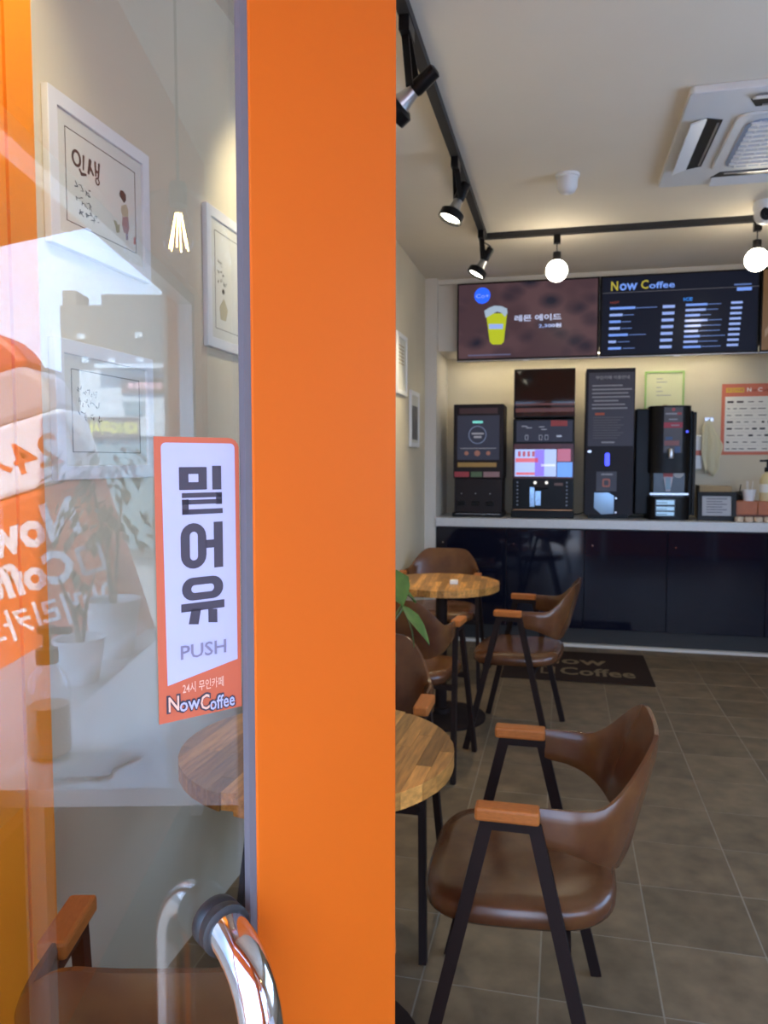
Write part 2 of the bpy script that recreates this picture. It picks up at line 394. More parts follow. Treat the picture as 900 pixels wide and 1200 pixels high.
# ------------------------------------------------------------------ chairs
def shell_mesh():
    n, mrow = 30, 7; th = .024
    P = lambda t, s, off: None
    vs = []; fs = []
    def sect(t):
        a = t * PI / 2; sn, cs = math.sin(abs(a)), math.cos(a)
        yy = math.copysign(.232 * sn ** .62, t); xx = .045 + .19 * cs ** .55
        nx, ny = cs, math.copysign(sn, t) * 1.0
        l = math.hypot(nx, ny); nx, ny = nx / l, ny / l
        k = abs(t); s = min(1, max(0, (k - .16) / .66)); s = s * s * (3 - 2 * s)
        zt = .782 - .12 * s; zb = .525 + .06 * max(0, (k - .35) / .65) ** 1.3
        return xx, yy, nx, ny, zt, zb
    prof = []
    for j in range(mrow + 1): prof.append((j / mrow, 1))
    for j in range(mrow, -1, -1): prof.append((j / mrow, -1))
    K = len(prof)
    for i in range(n + 1):
        t = -1 + 2 * i / n; xx, yy, nx, ny, zt, zb = sect(t)
        for s, sd in prof:
            z = zb + (zt - zb) * s; lean = (z - .60) * .26 * max(0, nx)
            edge = min(s, 1 - s) * 6; half = th / 2 * (0.35 + .65 * min(1, edge) ** .5) * (.55 if i in (0, n) else 1)
            vs.append((xx + nx * half * sd + lean, yy + ny * half * sd, z))
    for i in range(n):
        for j in range(K): fs.append((i * K + j, i * K + (j + 1) % K, (i + 1) * K + (j + 1) % K, (i + 1) * K + j))
    fs += [tuple(range(K)), tuple(range(n * K, n * K + K))]
    mb = MB(); mb.add(vs, fs); return mb.mesh('backrest', M['leather'], smooth=50)


def seat_mesh():
    rings = []; n = 40; vs = []; fs = []
    def outline(k, sc):
        t = 2 * PI * k / n; c, s = math.cos(t), math.sin(t); e = .55
        xx = math.copysign(abs(c) ** e, c); yy = math.copysign(abs(s) ** e, s)
        wy = .228 - .012 * xx
        return xx * .208 * sc, yy * wy * sc
    lv = [(.80, .395), (.95, .397), (.995, .408), (1.0, .423), (.985, .438), (.94, .448), (.80, .453), (.5, .450), (.2, .447)]
    for sc, z in lv:
        for k in range(n):
            x_, y_ = outline(k, sc); vs.append((x_, y_, z + .012 * (x_ / .2) ** 2 * (-.4 if x_ < 0 else .6)))
    for i in range(len(lv) - 1):
        for k in range(n): fs.append((i * n + k, i * n + (k + 1) % n, (i + 1) * n + (k + 1) % n, (i + 1) * n + k))
    fs += [tuple(range(n - 1, -1, -1)), tuple(range((len(lv) - 1) * n, len(lv) * n))]
    mb = MB(); mb.add(vs, fs); return mb.mesh('seat', M['leather'], smooth=60)


CH = dict(seat=seat_mesh(), back=shell_mesh())
def leg_mesh(front, s):
    mb = MB()
    if front: a, b = (-.058, s * .236, .630), (-.205, s * .268, 0.0)
    else: a, b = (.036, s * .236, .630), (.185, s * .268, 0.0)
    mb.bar(a, b, .020, .027, (0, 1, 0))
    return mb.mesh('leg', M['legm'])
for s in (-1, 1):
    for f_ in (0, 1): CH['leg', f_, s] = leg_mesh(f_, s)
    CH['arm', s] = MB().box(-.082, .046, s * .236 - .022, s * .236 + .022, .634, .662).mesh('armrest', M['armwood'], bevel=.006)
    CH['top', s] = MB().box(-.068, .047, s * .236 - .011, s * .236 + .011, .614, .634).mesh('arm_bar', M['legm'])
fm = MB(); fm.box(-.13, -.108, -.245, .245, .372, .394); fm.box(.088, .110, -.245, .245, .372, .394); fm.box(-.12, .10, -.01, .01, .374, .394)
CH['frame'] = fm.mesh('seat_frame', M['legm'])
def chair(x, y, deg, label):
    t = thing('armchair', label, 'chair', place(x, y, 0, math.radians(deg)), 'brown leather armchairs')
    link('seat', CH['seat'], t, 'brown leather seat'); link('backrest', CH['back'], t, 'wrap-around brown leather backrest'); link('seat_frame', CH['frame'], t)
    for s in (-1, 1):
        for f_ in (1, 0): link('leg', CH['leg', f_, s], t)
        link('armrest', CH['arm', s], t, 'orange wood armrest'); link('arm_bar', CH['top', s], t)
    return t
chair(-.08, 1.745, 0, 'large brown leather armchair nearest on the right, seen from its side')
chair(-.195, 3.77, -6, 'brown leather armchair right of the far table, in front of the counter')
chair(-.672, 3.33, -97, 'brown leather armchair with its back turned, on the near side of the far table')
chair(-.735, 4.67, 90, 'brown leather armchair behind the far table, in the corner by the counter')
chair(-.615, 2.16, 90, 'brown leather armchair behind the near table, half hidden by the orange door')
chair(-.485, 1.02, -76, 'brown leather armchair seen through the glass door, below the sticker')

# ------------------------------------------------------------------ round tables
def clip_poly(poly, r, n=40):
    for k in range(n):
        a = 2 * PI * (k + .5) / n; nx, ny = math.cos(a), math.sin(a); out = []
        for i in range(len(poly)):
            p, q_ = poly[i], poly[(i + 1) % len(poly)]; dp = p[0] * nx + p[1] * ny - r; dq = q_[0] * nx + q_[1] * ny - r
            if dp <= 0: out.append(p)
            if dp * dq < 0: t = dp / (dp - dq); out.append((p[0] + t * (q_[0] - p[0]), p[1] + t * (q_[1] - p[1])))
        poly = out
        if len(poly) < 3: return []
    return poly
STV = []
rr = random.Random(3); yy = -.30
while yy < .30:
    wv = .033; x = -.32 - rr.uniform(0, .3)
    while x < .3:
        L = rr.uniform(.28, .55); p = clip_poly([(x + .0003, yy + .0003), (x + L - .0003, yy + .0003), (x + L - .0003, yy + wv - .0003), (x + .0003, yy + wv - .0003)], .30)
        if len(p) > 2 and max(a for a, b in p) - min(a for a, b in p) > .02:
            STV.append(MB().prism(p, .685, .72).mesh('stave', M['stave']))
        x += L
    yy += wv
TB = dict(col=MB().lathe([(.030, .02), (.030, .66)], 20).mesh('column', M['legm'], smooth=40),
          base=MB().lathe([(.235, 0), (.235, .012), (.22, .018), (.05, .026), (.045, .05), (.031, .055)], 40).mesh('base', M['legm'], smooth=30),
          plate=MB().box(-.15, .15, -.15, .15, .66, .685).mesh('top_plate', M['legm']),
          rim=MB().ring(circ(0, 0, .3008, 64), circ(0, 0, .2965, 64), .686, .7195).mesh('edge_band', M['stave']))
def table(x, y, deg, label):
    t = thing('round_table', label, 'table', place(x, y, 0, math.radians(deg)), 'round wooden cafe tables')
    link('column', TB['col'], t); link('base', TB['base'], t); link('top_plate', TB['plate'], t)
    for m_ in STV: link('stave', m_, t)
    return t
table(-.52, 1.59, 88, 'round wooden cafe table in front, partly hidden by the orange door')
table(-.61, 3.95, 94, 'smaller looking round wooden table at the back near the counter')
tc_ = MB().box(-.02, .02, -.014, .014, 0, .022).obj('table_card', M['paper'], None, bevel=.003)
tc_.location = (-.535, 3.88, .72); tag(tc_, 'tiny pale card lying on the far round table', 'card')

# pothos on the near table, behind the door
pot = thing('potted_pothos', 'green leafy pothos plant peeking out beside the orange door', 'plant', place(-.475, 1.72, .72))
MB().lathe([(.045, 0), (.06, .10), (.064, .11), (.058, .11), (.05, .095)], 24).obj('pot', M['white'], pot, smooth=40)
MB().lathe([(.05, .09), (.03, .1)], 16).obj('soil', M['bark'], pot)
def leaf_mesh(L, W):
    pts = [(0, 0), (.12, .55), (.35, 1), (.6, .8), (.85, .35), (1, 0)]
    vs = []; fs = []
    for a, b in pts: vs += [(a * L, -b * W / 2, -.25 * L * a * a), (a * L, 0, -.25 * L * a * a - .06 * W), (a * L, b * W / 2, -.25 * L * a * a)]
    for i in range(len(pts) - 1): fs += [(3 * i, 3 * i + 1, 3 * i + 4, 3 * i + 3), (3 * i + 1, 3 * i + 2, 3 * i + 5, 3 * i + 4)]
    mb = MB(); mb.add(vs, fs); me = mb.mesh('leaf', M['leaf'], smooth=60); return me
LM = leaf_mesh(.10, .095); LM2 = leaf_mesh(.12, .055)
stems = MB()
for i, (dx, dy, dz, az, tilt, me, sc) in enumerate([(.075, .0, .385, -40, 35, LM, 1.05), (.06, .05, .36, 10, 25, LM, 1), (.12, -.01, .30, -20, 35, LM2, .9), (.11, .05, .28, 20, 60, LM2, .8), (.0, .08, .33, 90, 20, LM, 1), (-.07, .05, .30, 150, 20, LM, 1),
                                                     (-.05, -.06, .32, 230, 25, LM, 1), (.02, -.08, .28, 280, 40, LM2, 1), (.07, -.06, .22, -40, 50, LM, .9), (-.08, .0, .22, 180, 50, LM2, 1), (.0, .0, .38, 45, 0, LM, 1)]):
    o = link('leaf', me, pot); o.location = (dx, dy, dz); o.rotation_euler = (0, math.radians(tilt), math.radians(az)); o.scale = (sc,) * 3
    stems.tube([(dx * .2, dy * .2, .09), (dx * .5, dy * .5, dz * .7), (dx, dy, dz)], .0025, 5)
stems.obj('stems', M['leaf'], pot)

# ------------------------------------------------------------------ counter
TOP = .927
MB().box(-.924, XR - .01, YC - .02, YB - .005, .862, TOP).obj('worktop', M['worktop'], None, bevel=.004)
tag(bpy.data.objects['worktop'], 'long pale worktop carrying the drink machines', 'counter')
units = [(-.924, -.40), (-.40, .16), (.16, .725), (.725, 1.37), (1.37, 2.0), (2.0, 2.66)]
cl = ['dark navy cabinet at the far left end of the counter, behind the chairs', 'dark navy cabinet second from the left under the tall coffee machine', 'dark navy cabinet third from the left behind the floor mat',
      'dark navy cabinet under the black rounded coffee brewer', 'dark navy cabinet at the right edge of the picture', 'dark navy cabinet furthest right, against the side wall']
for (a, b), lb in zip(units, cl):
    c_ = thing('base_cabinet', lb, 'cabinet', place(a, YC, 0), 'navy counter cabinets'); w_ = b - a
    MB().box(.001, w_ - .001, .022, .54, .13, .86).obj('body', M['blackm'], c_)
    d_ = MB().box(.002, w_ - .002, .0, .021, .135, .852).obj('door', M['navy'], c_, bevel=.0015)
    MB().lathe([(.006, 0), (.008, .004), (.006, .008)], 10, Matrix.Translation((.055, .0, .742)) @ Matrix.Rotation(PI / 2, 4, 'X')).obj('glint_stud', M['chrome'], d_, smooth=40)  # small chrome stud standing in for a bright glint on the door
    MB().box(0, w_, .03, .05, .02, .13).obj('toe_kick', M['blackm'], c_)
MB().box(-.924, XR - .002, YC - .012, YC + .05, 0, .02).obj('baseboard_back', M['white_trim']); struct(bpy.data.objects['baseboard_back'])

# floor mat with the shop name
rug = thing('floor_mat', 'dark floor mat with the shop name lying before the counter', 'mat', place(.1, 5.13, .0005))
MB().box(-.46, .46, -.37, .37, 0, .008).obj('pad', M['mat_rug'], rug, bevel=.002)
text_mb('Now', -.26, .02, .20, .2, .008, bold=.02).obj('lettering', M['tan'], rug)
text_mb('Coffee', -.10, -.24, .36, -.06, .008, bold=.02).obj('lettering', M['tan'], rug)
MB().ring(rrect(-.22, -.13, -.24, -.07, .01), rrect(-.205, -.145, -.22, -.09, .01), .008, .0086).obj('emblem', M['tan'], rug)

# ------------------------------------------------------------------ screens over the counter
def tv(x0, x1, z0, z1, label, scr):
    t = thing('wall_screen', label, 'screen', face_front(x0, 5.775, z0), 'menu screens over the counter'); w_, h_ = x1 - x0, z1 - z0
    MB().box(0, w_, 0, h_, .02, .07).obj('housing', M['black'], t, bevel=.003)
    MB().box(.012, w_ - .012, .018, h_ - .012, .07, .0712).obj('display', scr, t)
    MB().box(w_ * .3, w_ * .7, h_ * .25, h_ * .75, 0, .02).obj('bracket', M['blackm'], t)
    MB().box(w_ / 2 - .02, w_ / 2 + .02, -.006, .004, .05, .072).obj('logo_tab', M['steel'], t)
    MB().box(0, w_, .0, .004, .069, .0735).obj('lower_trim', M['steel'], t)
    return t, w_, h_
def blk(t, name, m, x0, x1, y0, y1, z=.0712, d=.0008): return MB().box(x0, x1, y0, y1, z, z + d).obj(name, m, t)
BL = em('screen_blue_text', (.16, .30, .80), 1.1); PB = em('screen_pale_text', (.30, .42, .85), 1.0); YE = em('screen_yellow', (.42, .36, .05), 1.0)
t1, w1, h1 = tv(-.775, .232, 2.08, 2.645, 'wall screen showing a yellow lemonade cup, left above the counter', screen_beans())
fx = lambda zx: (zx - 75) / 795 * w1     # zoom 1 pixel -> local
fy = lambda zx, zy: h1 * (535 - 15 * (zx - 75) / 795 - zy) / (437 + 20 * (zx - 75) / 795)
def tpoly(t, name, m, P, fx, fy, z=.0720, d=.0006): return MB().prism([(fx(a), fy(a, b)) for a, b in P], z, z + d).obj(name, m, t)
PW = mat('screen_inner', (.01, .01, .01), .15, emit=(.20, .165, .235), estr=.6, noise=0)
cup = tpoly(t1, 'cup_picture', em('screen_lime', (.46, .52, .02), 1.0), [(242, 265), (362, 265), (345, 425), (330, 440), (280, 440), (265, 425)], fx, fy, .0722)
tpoly(t1, 'foam_picture', em('screen_foam', (.36, .46, .58), 1.0), [(240, 290), (232, 250), (262, 232), (290, 222), (330, 225), (362, 240), (364, 265), (350, 285), (330, 262), (305, 255), (280, 268)], fx, fy, .0730)
tpoly(t1, 'cup_band', PB, [(258, 325), (340, 325), (338, 353), (260, 353)], fx, fy, .0730)
MB().prism(circ(fx(220), fy(220, 165), .058, 28), .0722, .0729).obj('badge', em('screen_badge', (.02, .12, 1.0), 1.2), t1)
text_mb('Co+', fx(184), fy(184, 180), fx(258), fy(258, 155), .0731).obj('lettering', PB, t1)
PT = em('screen_title', (.45, .50, .72), 1.1)
text_mb('레몬 에이드', fx(404), fy(404, 313), fx(665), fy(665, 268), .0722, bold=.03).obj('lettering', PT, t1)
text_mb('2,300원', fx(540), fy(540, 350), fx(665), fy(665, 322), .0722, bold=.02).obj('lettering', PB, t1)
blk(t1, 'caption_line', em('screen_dim_text', (.10, .10, .18), 1.0), fx(140), fx(385), fy(260, 503), fy(260, 495), .0722)
SCR = mat('dark_screen', (.003, .003, .005), .3, spec=.1, emit=(.008, .010, .020), estr=1.0)
t2, w2, h2 = tv(.240, 1.276, 2.08, 2.645, 'wall screen with the shop menu and prices, centre above the counter', SCR)
gx = lambda zx: (zx - 50) / 800 * w2
gy = lambda zx, zy: h2 * (465 - 25 * (zx - 50) / 800 - zy) / (408 + 10 * (zx - 50) / 800)
text_mb('N', gx(104), gy(104, 130), gx(140), gy(140, 82), .0712, bold=.02).obj('lettering', YE, t2)
text_mb('ow', gx(148), gy(148, 130), gx(240), gy(240, 90), .0712, bold=.02).obj('lettering', BL, t2)
text_mb('C', gx(258), gy(258, 122), gx(296), gy(296, 76), .0712, bold=.02).obj('lettering', YE, t2)
text_mb('offee', gx(300), gy(300, 120), gx(430), gy(430, 82), .0712, bold=.02).obj('lettering', BL, t2)
blk(t2, 'rule', em('screen_grey', (.08, .08, .10), 1), gx(60), gx(845), gy(450, 128), gy(450, 125))
text_mb('HOT', gx(102), gy(102, 195), gx(148), gy(148, 182), .0712).obj('lettering', em('screen_red', (.30, .06, .04), 1), t2)
text_mb('ICE', gx(476), gy(476, 182), gx(520), gy(520, 164), .0712, bold=.03).obj('lettering', em('screen_ice', (.03, .22, .75), 1.2), t2)
DM2 = em('screen_item', (.10, .17, .42), 1.0)
for i, (L1, L2) in enumerate([(232, 342), (168, 225), (160, 210), (158, 216), (200, 288), (140, 205), (168, 232)]):
    zy = 218 + i * 33.5
    blk(t2, 'menu_line', PB if i % 2 else BL, gx(100 - i), gx(L1 - i), gy(150, zy + 5), gy(150, zy - 7)); blk(t2, 'menu_line', DM2, gx(L1 + 3), gx(L2), gy(250, zy - 1), gy(250, zy - 5))
    blk(t2, 'price_line', PB, gx(372 - 2 * i), gx(433 - 2 * i), gy(400, zy - 2), gy(400, zy - 16))
for i, (L1, L2) in enumerate([(596, 662), (588, 648), (560, 614), (598, 668), (566, 664), (552, 660), (562, 686), (552, 650), (568, 666)]):
    zy = 200 + i * 26.2
    blk(t2, 'menu_line', PB if i % 2 else BL, gx(488 - i), gx(L1), gy(530, zy + 6), gy(530, zy - 5)); blk(t2, 'menu_line', DM2, gx(L1 + 3), gx(L2), gy(630, zy - 1), gy(630, zy - 5))
    blk(t2, 'price_line', PB, gx(712 - 2 * i), gx(768 - 2 * i), gy(740, zy - 4), gy(740, zy - 15))
blk(t2, 'menu_line', DM2, gx(724), gx(808), gy(760, 105), gy(760, 98)); blk(t2, 'price_line', BL, gx(738), gx(810), gy(770, 132), gy(770, 116))
t3, w3, h3 = tv(1.284, 2.31, 2.08, 2.645, 'wall screen with a brown picture, cut off by the right edge', mat('brown_screen', (.01, .01, .01), .15, emit=(.13, .07, .03), estr=1.0))
tpoly(t3, 'picture_streak', em('screen_tan', (.22, .15, .10), 1), [(0.03, .1), (.25, .42), (.25, .46), (.03, .15)], lambda a: a, lambda a, b: b, .0716)
# light strip under the bulkhead
ls = thing('light_strip', 'slim warm light strip under the bulkhead behind the screens', 'lamp', place(.6, 6.05, 2.17))
MB().box(-1.42, .62, -.012, .012, -.010, 0).obj('profile', M['white'], ls)
MB().box(-1.42, .62, -.009, .009, -.0115, -.010).obj('diffuser', em('strip_glow', (1, .88, .62), 50), ls)

# ------------------------------------------------------------------ machines on the counter
def mach(x, y, name, label): return thing(name, label, 'machine', face_front(x, y, TOP))
DG = mat('machine_dark', (.020, .013, .013), .45, spec=.2); SB = mat('panel_blue_grey', (.030, .031, .046), .4, spec=.2, emit=(.035, .037, .06), estr=.5)
# 1: ordering kiosk
k = mach(-.812, 5.82, 'coffee_kiosk', 'short dark drink kiosk with round dial graphic, left end of the counter'); kw, kh = .375, .848
MB().box(.008, kw - .008, .03, .29, -.33, -.012).obj('lower_body', DG, k, bevel=.004)
MB().box(0, kw, .29, kh, -.33, .0).obj('upper_body', DG, k, bevel=.006)
MB().box(-.004, kw + .002, 0, .03, -.34, .03).obj('base', M['black'], k, bevel=.004)
MB().box(.02, kw - .02, .0215, .024, .03, .0315).obj('base_trim', M['steel'], k)
a_ = lambda zx: (zx - 68) / 320 * kw
b_ = lambda zy: (1035 - zy) / 730 * kh
def kr(name, m, x0, y0, x1, y1, z=.0, d=.0012): return MB().box(a_(x0), a_(x1), b_(y1), b_(y0), z, z + d).obj(name, m, k)
kr('screen', SB, 92, 378, 362, 665); kr('header', mat('maroon_panel', (.06, .018, .02), .4), 105, 330, 350, 366)
kr('status_bar', em('cyan_glow', (.15, .55, .50), 1.2), 190, 413, 256, 428, .0012)
MB().ring(circ(a_(222), b_(503), .068, 36), circ(a_(222), b_(503), .061, 36), .0012, .002).obj('dial_ring', em('ring_blue', (.10, .13, .22), 1.0), k)
kr('dial_text', em('dial_pale', (.22, .22, .26), .9), 185, 489, 262, 501, .0012); kr('dial_text', MATS['dial_pale'], 198, 510, 248, 524, .0012)
kr('rule', MATS['dial_pale'], 112, 588, 340, 592, .0012)
for zx in (152, 222, 292): MB().prism(circ(a_(zx), b_(622), .022 if zx == 222 else .016, 18), .0012, .002).obj('icon', mat('copper_icon', (.30, .13, .09), .5, emit=(.15, .06, .04), estr=.6), k)
kr('gold_strip', mat('gold_strip', (.42, .24, .05), .4), 95, 682, 345, 711)
kr('colour_tag', mat('red_tag', (.42, .05, .06), .5), 75, 742, 170, 776); kr('colour_tag', mat('green_tag', (.10, .16, .07), .5), 182, 742, 253, 776); kr('colour_tag', mat('pink_tag', (.34, .20, .20), .5), 262, 742, 365, 776)
for zx in (120, 212, 305):
    MB().box(a_(zx) - .028, a_(zx) + .028, .085, .115, -.012, .012).obj('nozzle', M['black'], k, bevel=.004)
    MB().prism(circ(a_(zx), .175, .004, 8), -.012, -.009).obj('indicator', M['steel'], k)
# 2: tall coffee machine
m2 = mach(-.368, 5.82, 'bean_coffee_machine', 'tall black coffee machine with bright red and blue touch screen'); mw, mh = .447, 1.10
MB().box(.0, mw, .06, .735, -.38, -.03).obj('body', M['black'], m2, bevel=.006)
MB().box(-.004, mw + .004, 0, .058, -.38, .04).obj('drip_base', M['black'], m2, bevel=.006)
MB().box(.01, mw - .01, .058, .062, -.05, .035).obj('copper_line', mat('copper', (.5, .25, .12), .3, 1.0), m2)
ub = MB().box(.005, mw, .74, mh, -.22, -.0).obj('advert_screen', M['black'], m2, bevel=.006)
c_ = lambda zx: (zx - 458) / 390 * mw
e_ = lambda zy: (1045 - zy) / 980 * mh
def mr_(name, m, x0, y0, x1, y1, z=-.03, d=.0012): return MB().box(c_(x0), c_(x1), e_(y1), e_(y0), z, z + d).obj(name, m, m2)
mr_('advert_glass', mat('black_glass', (.02, .017, .016), .04), 472, 78, 845, 372, 0)
mr_('stripe', mat('dim_orange', (.18, .045, .02), .3), 474, 292, 842, 304, .0012); mr_('stripe', MATS['dim_orange'], 474, 322, 842, 348, .0012)
mr_('info_panel', SB, 480, 402, 835, 542); mr_('red_caption', mat('red_caption', (.40, .06, .06), .5), 698, 402, 802, 440, -.0288)
for zx, zy in ((530, 440), (560, 450), (640, 445), (655, 462)): mr_('diagram_line', MATS['dial_pale'], zx - 18, zy - 3, zx + 18, zy + 2, -.0288)
for zx in (545, 635, 672): MB().ring(rrect(c_(zx) - .012, c_(zx) + .012, e_(530), e_(497), .004), rrect(c_(zx) - .009, c_(zx) + .009, e_(527), e_(500), .003), -.0288, -.028).obj('diagram_cup', MATS['dial_pale'], m2)
mr_('diagram_line', MATS['dial_pale'], 735, 500, 768, 512, -.0288)
mr_('screen_frame', mat('dark_red_frame', (.10, .012, .014), .35), 462, 556, 845, 785)
mr_('touch_screen', em('touch_blue', (.42, .52, .95), 1.0), 472, 592, 736, 772, -.0288); mr_('touch_strip', em('touch_red', (.70, .10, .12), 1.0), 476, 650, 620, 678, -.0276)
mr_('touch_strip', em('touch_violet', (.25, .14, .80), 1.0), 600, 595, 660, 770, -.0276); mr_('touch_tile', em('touch_crimson', (.45, .04, .07), .9), 742, 590, 826, 672, -.0288)
mr_('touch_tile', em('touch_azure', (.10, .28, .85), 1.0), 742, 678, 838, 775, -.0288); mr_('touch_strip', MATS['touch_red'], 480, 745, 600, 762, -.0276)
for zx in (500, 530, 560, 590): mr_('touch_icon', MATS['touch_crimson'], zx - 9, 605, zx + 9, 640, -.0276)
mr_('touch_strip', em('touch_white', (.75, .8, .95), 1), 640, 690, 730, 705, -.0276)
MB().box(c_(598), c_(690), e_(852), e_(800), -.03, .02).obj('spout', DG, m2, bevel=.006)
for zx in (605, 677): MB().prism(circ(c_(zx), e_(812), .011, 14), .02, .026).obj('spout_light', em('led_white', (1, .95, .85), 1.2), m2)
mr_('painted_reflection', mat('reflection_blue', (.30, .42, .55), .15, .8), 570, 845, 600, 975); mr_('painted_reflection', MATS['reflection_blue'], 605, 870, 640, 965)  # bluish reflection drawn as coloured patches on the machine front
for i in range(7):
    for zx in (490, 805): MB().prism(circ(c_(zx), e_(812 + i * 25), .006, 10), -.03, -.026).obj('button', mat('button_grey', (.25, .28, .34), .4), m2)
mr_('maker_plate', mat('plate_brown', (.16, .08, .06), .4), 725, 815, 780, 832)
# 3: cup dispenser
d3 = mach(.155, 5.82, 'cup_dispenser', 'tall slim dark dispenser with a printed notice and blue light'); dw, dh = .342, 1.09
NV = mat('dispenser_dark', (.018, .016, .022), .5, spec=.2)
MB().box(0, dw, .025, dh, -.30, 0).obj('body', NV, d3, bevel=.005)
MB().box(.03, dw - .03, 0, .025, -.28, -.02).obj('foot', M['black'], d3)
f_ = lambda zx: (zx - 92) / 300 * dw
g_ = lambda zy: (1040 - zy) / 975 * dh
def dr(name, m, x0, y0, x1, y1, z=0, d=.0012): return MB().box(f_(x0), f_(x1), g_(y1), g_(y0), z, z + d).obj(name, m, d3)
dr('notice', mat('notice_slate', (.050, .048, .072), .5), 108, 92, 386, 566)
TXW = mat('grey_white_print', (.30, .30, .33), .6); TXD = mat('dim_print', (.10, .10, .12), .6)
text_mb('무인카페 이용안내', f_(150), g_(136), f_(356), g_(113), .0012, bold=.02).obj('lettering', TXW, d3)
for i, L in enumerate([315, 372, 350, 360, 290, 332, 346]): dr('text_line', TXW, 142 if i == 4 else 130, 172 + i * 24.3, L, 181 + i * 24.3, .0012)
dr('text_line', mat('orange_print', (.45, .09, .04), .6), 150, 351, 208, 366, .0012)
for i in range(9): dr('text_line', TXD, 140, 378 + i * 16.5, 325 - (i % 3) * 18, 385 + i * 16.5, .0012)
dr('text_line', TXW, 192, 537, 272, 547, .0012)
MB().prism(circ(f_(120), g_(601), .014, 16, .010), 0, .008).obj('lock', M['steel'], d3)
MB().prism(rrect(f_(215), f_(245), g_(695), g_(610), .012), 0, .003).obj('blue_light', em('blue_led', (.03, .03, 1.0), 2.0), d3)
dr('label_plate', mat('label_slate', (.06, .062, .085), .5), 165, 732, 290, 860)
MB().ring(rrect(f_(203), f_(250), g_(832), g_(778), .01), rrect(f_(212), f_(241), g_(822), g_(788), .006), .0012, .002).obj('cup_icon', mat('pink_print', (.42, .14, .11), .6), d3)
dr('text_line', TXW, 195, 745, 265, 755, .0012)
sl = MB(); sl.prism([(f_(153), g_(970)), (f_(200), g_(1012)), (f_(275), g_(1005)), (f_(275), g_(890)), (f_(240), g_(868)), (f_(153), g_(870))], 0, .004); sl.obj('take_out_window', mat('window_plastic', (.32, .46, .60), .1, .3), d3)
for zx, zy in ((288, 905), (288, 998)): MB().prism(circ(f_(zx), g_(zy), .007, 10), 0, .003).obj('screw', M['steel'], d3)
# 4: round-fronted black coffee brewer
m4 = mach(.588, 5.80, 'drip_coffee_machine', 'glossy black rounded coffee brewer with a bottle shaped tap sticker'); 
MB().box(-.075, .27, .03, .80, -.36, -.10).obj('rear_body', M['black'], m4, bevel=.01)
ar = [(x_, .0 + .055 * math.sqrt(max(0, 1 - ((x_ - .155) / .140) ** 2)) - .055) for x_ in [.015 + .28 * i / 16 for i in range(17)]]
fb = MB(); T4 = Matrix(((1, 0, 0, 0), (0, 0, 1, 0), (0, 1, 0, 0), (0, 0, 0, 1)))
fb.prism([(.015, -.30)] + ar + [(.295, -.30)], .335, .815, T4); fb.obj('front_cover', M['black'], m4, smooth=40)
MB().box(.315, .335, .03, .77, -.34, -.06).obj('side_panel', M['blackm'], m4, bevel=.004)
MB().box(.295, .316, .03, .78, -.32, -.09).obj('side_rib', M['black'], m4)
fl = MB(); fl.prism([(.03, -.30), (.03, -.055), (.05, -.04), (.26, -.04), (.28, -.055), (.28, -.30)], .03, .34, T4); fl.obj('tap_recess', mat('black_recess', (.008, .007, .008), .25), m4)
fl = MB(); fl.prism([(.01, -.30)] + [(a, b + .02) for a, b in ar] + [(.30, -.30)], .0, .165, T4); fl.obj('drip_base', M['black'], m4, smooth=40)
h4 = lambda zx: (zx - 525) / 260 * .28 + .015
i4 = lambda zy: (1070 - zy) / 745 * .815
def m4r(name, m, x0, y0, x1, y1, z=.0, d=.0015): return MB().box(h4(x0), h4(x1), i4(y1), i4(y0), z, z + d).obj(name, m, m4)
m4r('label_strip', mat('label_charcoal', (.07, .06, .065), .4), 610, 337, 726, 632, .0, .0015)
MB().prism(circ(h4(668), i4(352), .012, 16), .0015, .0025).obj('emblem', MATS['red_caption'], m4)
m4r('text_line', TXW, 620, 374, 690, 384, .0015); m4r('text_line', MATS['red_caption'], 692, 371, 718, 386, .0015); m4r('text_line', TXW, 640, 412, 694, 419, .0015)
m4r('red_band', mat('crimson_print', (.38, .04, .07), .5), 610, 434, 726, 470, .0015); m4r('text_line', TXW, 655, 450, 705, 457, .0025)
m4r('photo', mat('photo_blue', (.05, .10, .22), .5), 622, 528, 665, 548, .0015); m4r('photo', mat('photo_pink', (.26, .10, .10), .5), 615, 552, 708, 585, .0015); m4r('photo', MATS['photo_blue'], 680, 590, 715, 632, .0015)
MB().prism(circ(h4(757), i4(495), .009, 12), -.012, -.004).obj('blue_light', em('blue_led2', (.02, .02, .8), 1.5), m4)
MB().lathe([(.019, .0), (.021, .01), (.021, .06), (.017, .07)], 18, Matrix.Translation((h4(655), i4(668), .022)) @ Matrix.Rotation(-PI / 2, 4, 'X')).obj('tap', M['steel'], m4, smooth=40)
bt = MB(); bt.prism([(h4(618), i4(790)), (h4(634), i4(882)), (h4(662), i4(882)), (h4(678), i4(790)), (h4(678), i4(705)), (h4(666), i4(690)), (h4(628), i4(690)), (h4(618), i4(705))], -.034, -.028); bt.obj('cup_sticker', mat('cup_pale', (.48, .42, .47), .5), m4)
m4r('cup_band', MATS['red_caption'], 618, 762, 678, 788, -.028); m4r('cup_base', mat('cup_blue', (.20, .32, .42), .4), 632, 792, 664, 872, -.028)
MB().prism(circ(h4(713), i4(762), .036, 24), -.034, -.030).obj('round_sticker', mat('pale_print', (.50, .46, .44), .5), m4)
MB().box(h4(690), h4(736), i4(752), i4(736), -.030, -.029).obj('round_sticker_text', MATS['red_caption'], m4)
m4r('drip_grille', M['steel'], 530, 893, 770, 905, .012, .010)
m4r('screen', mat('screen_dark', (.01, .012, .02), .15), 565, 932, 690, 1048, .0205)
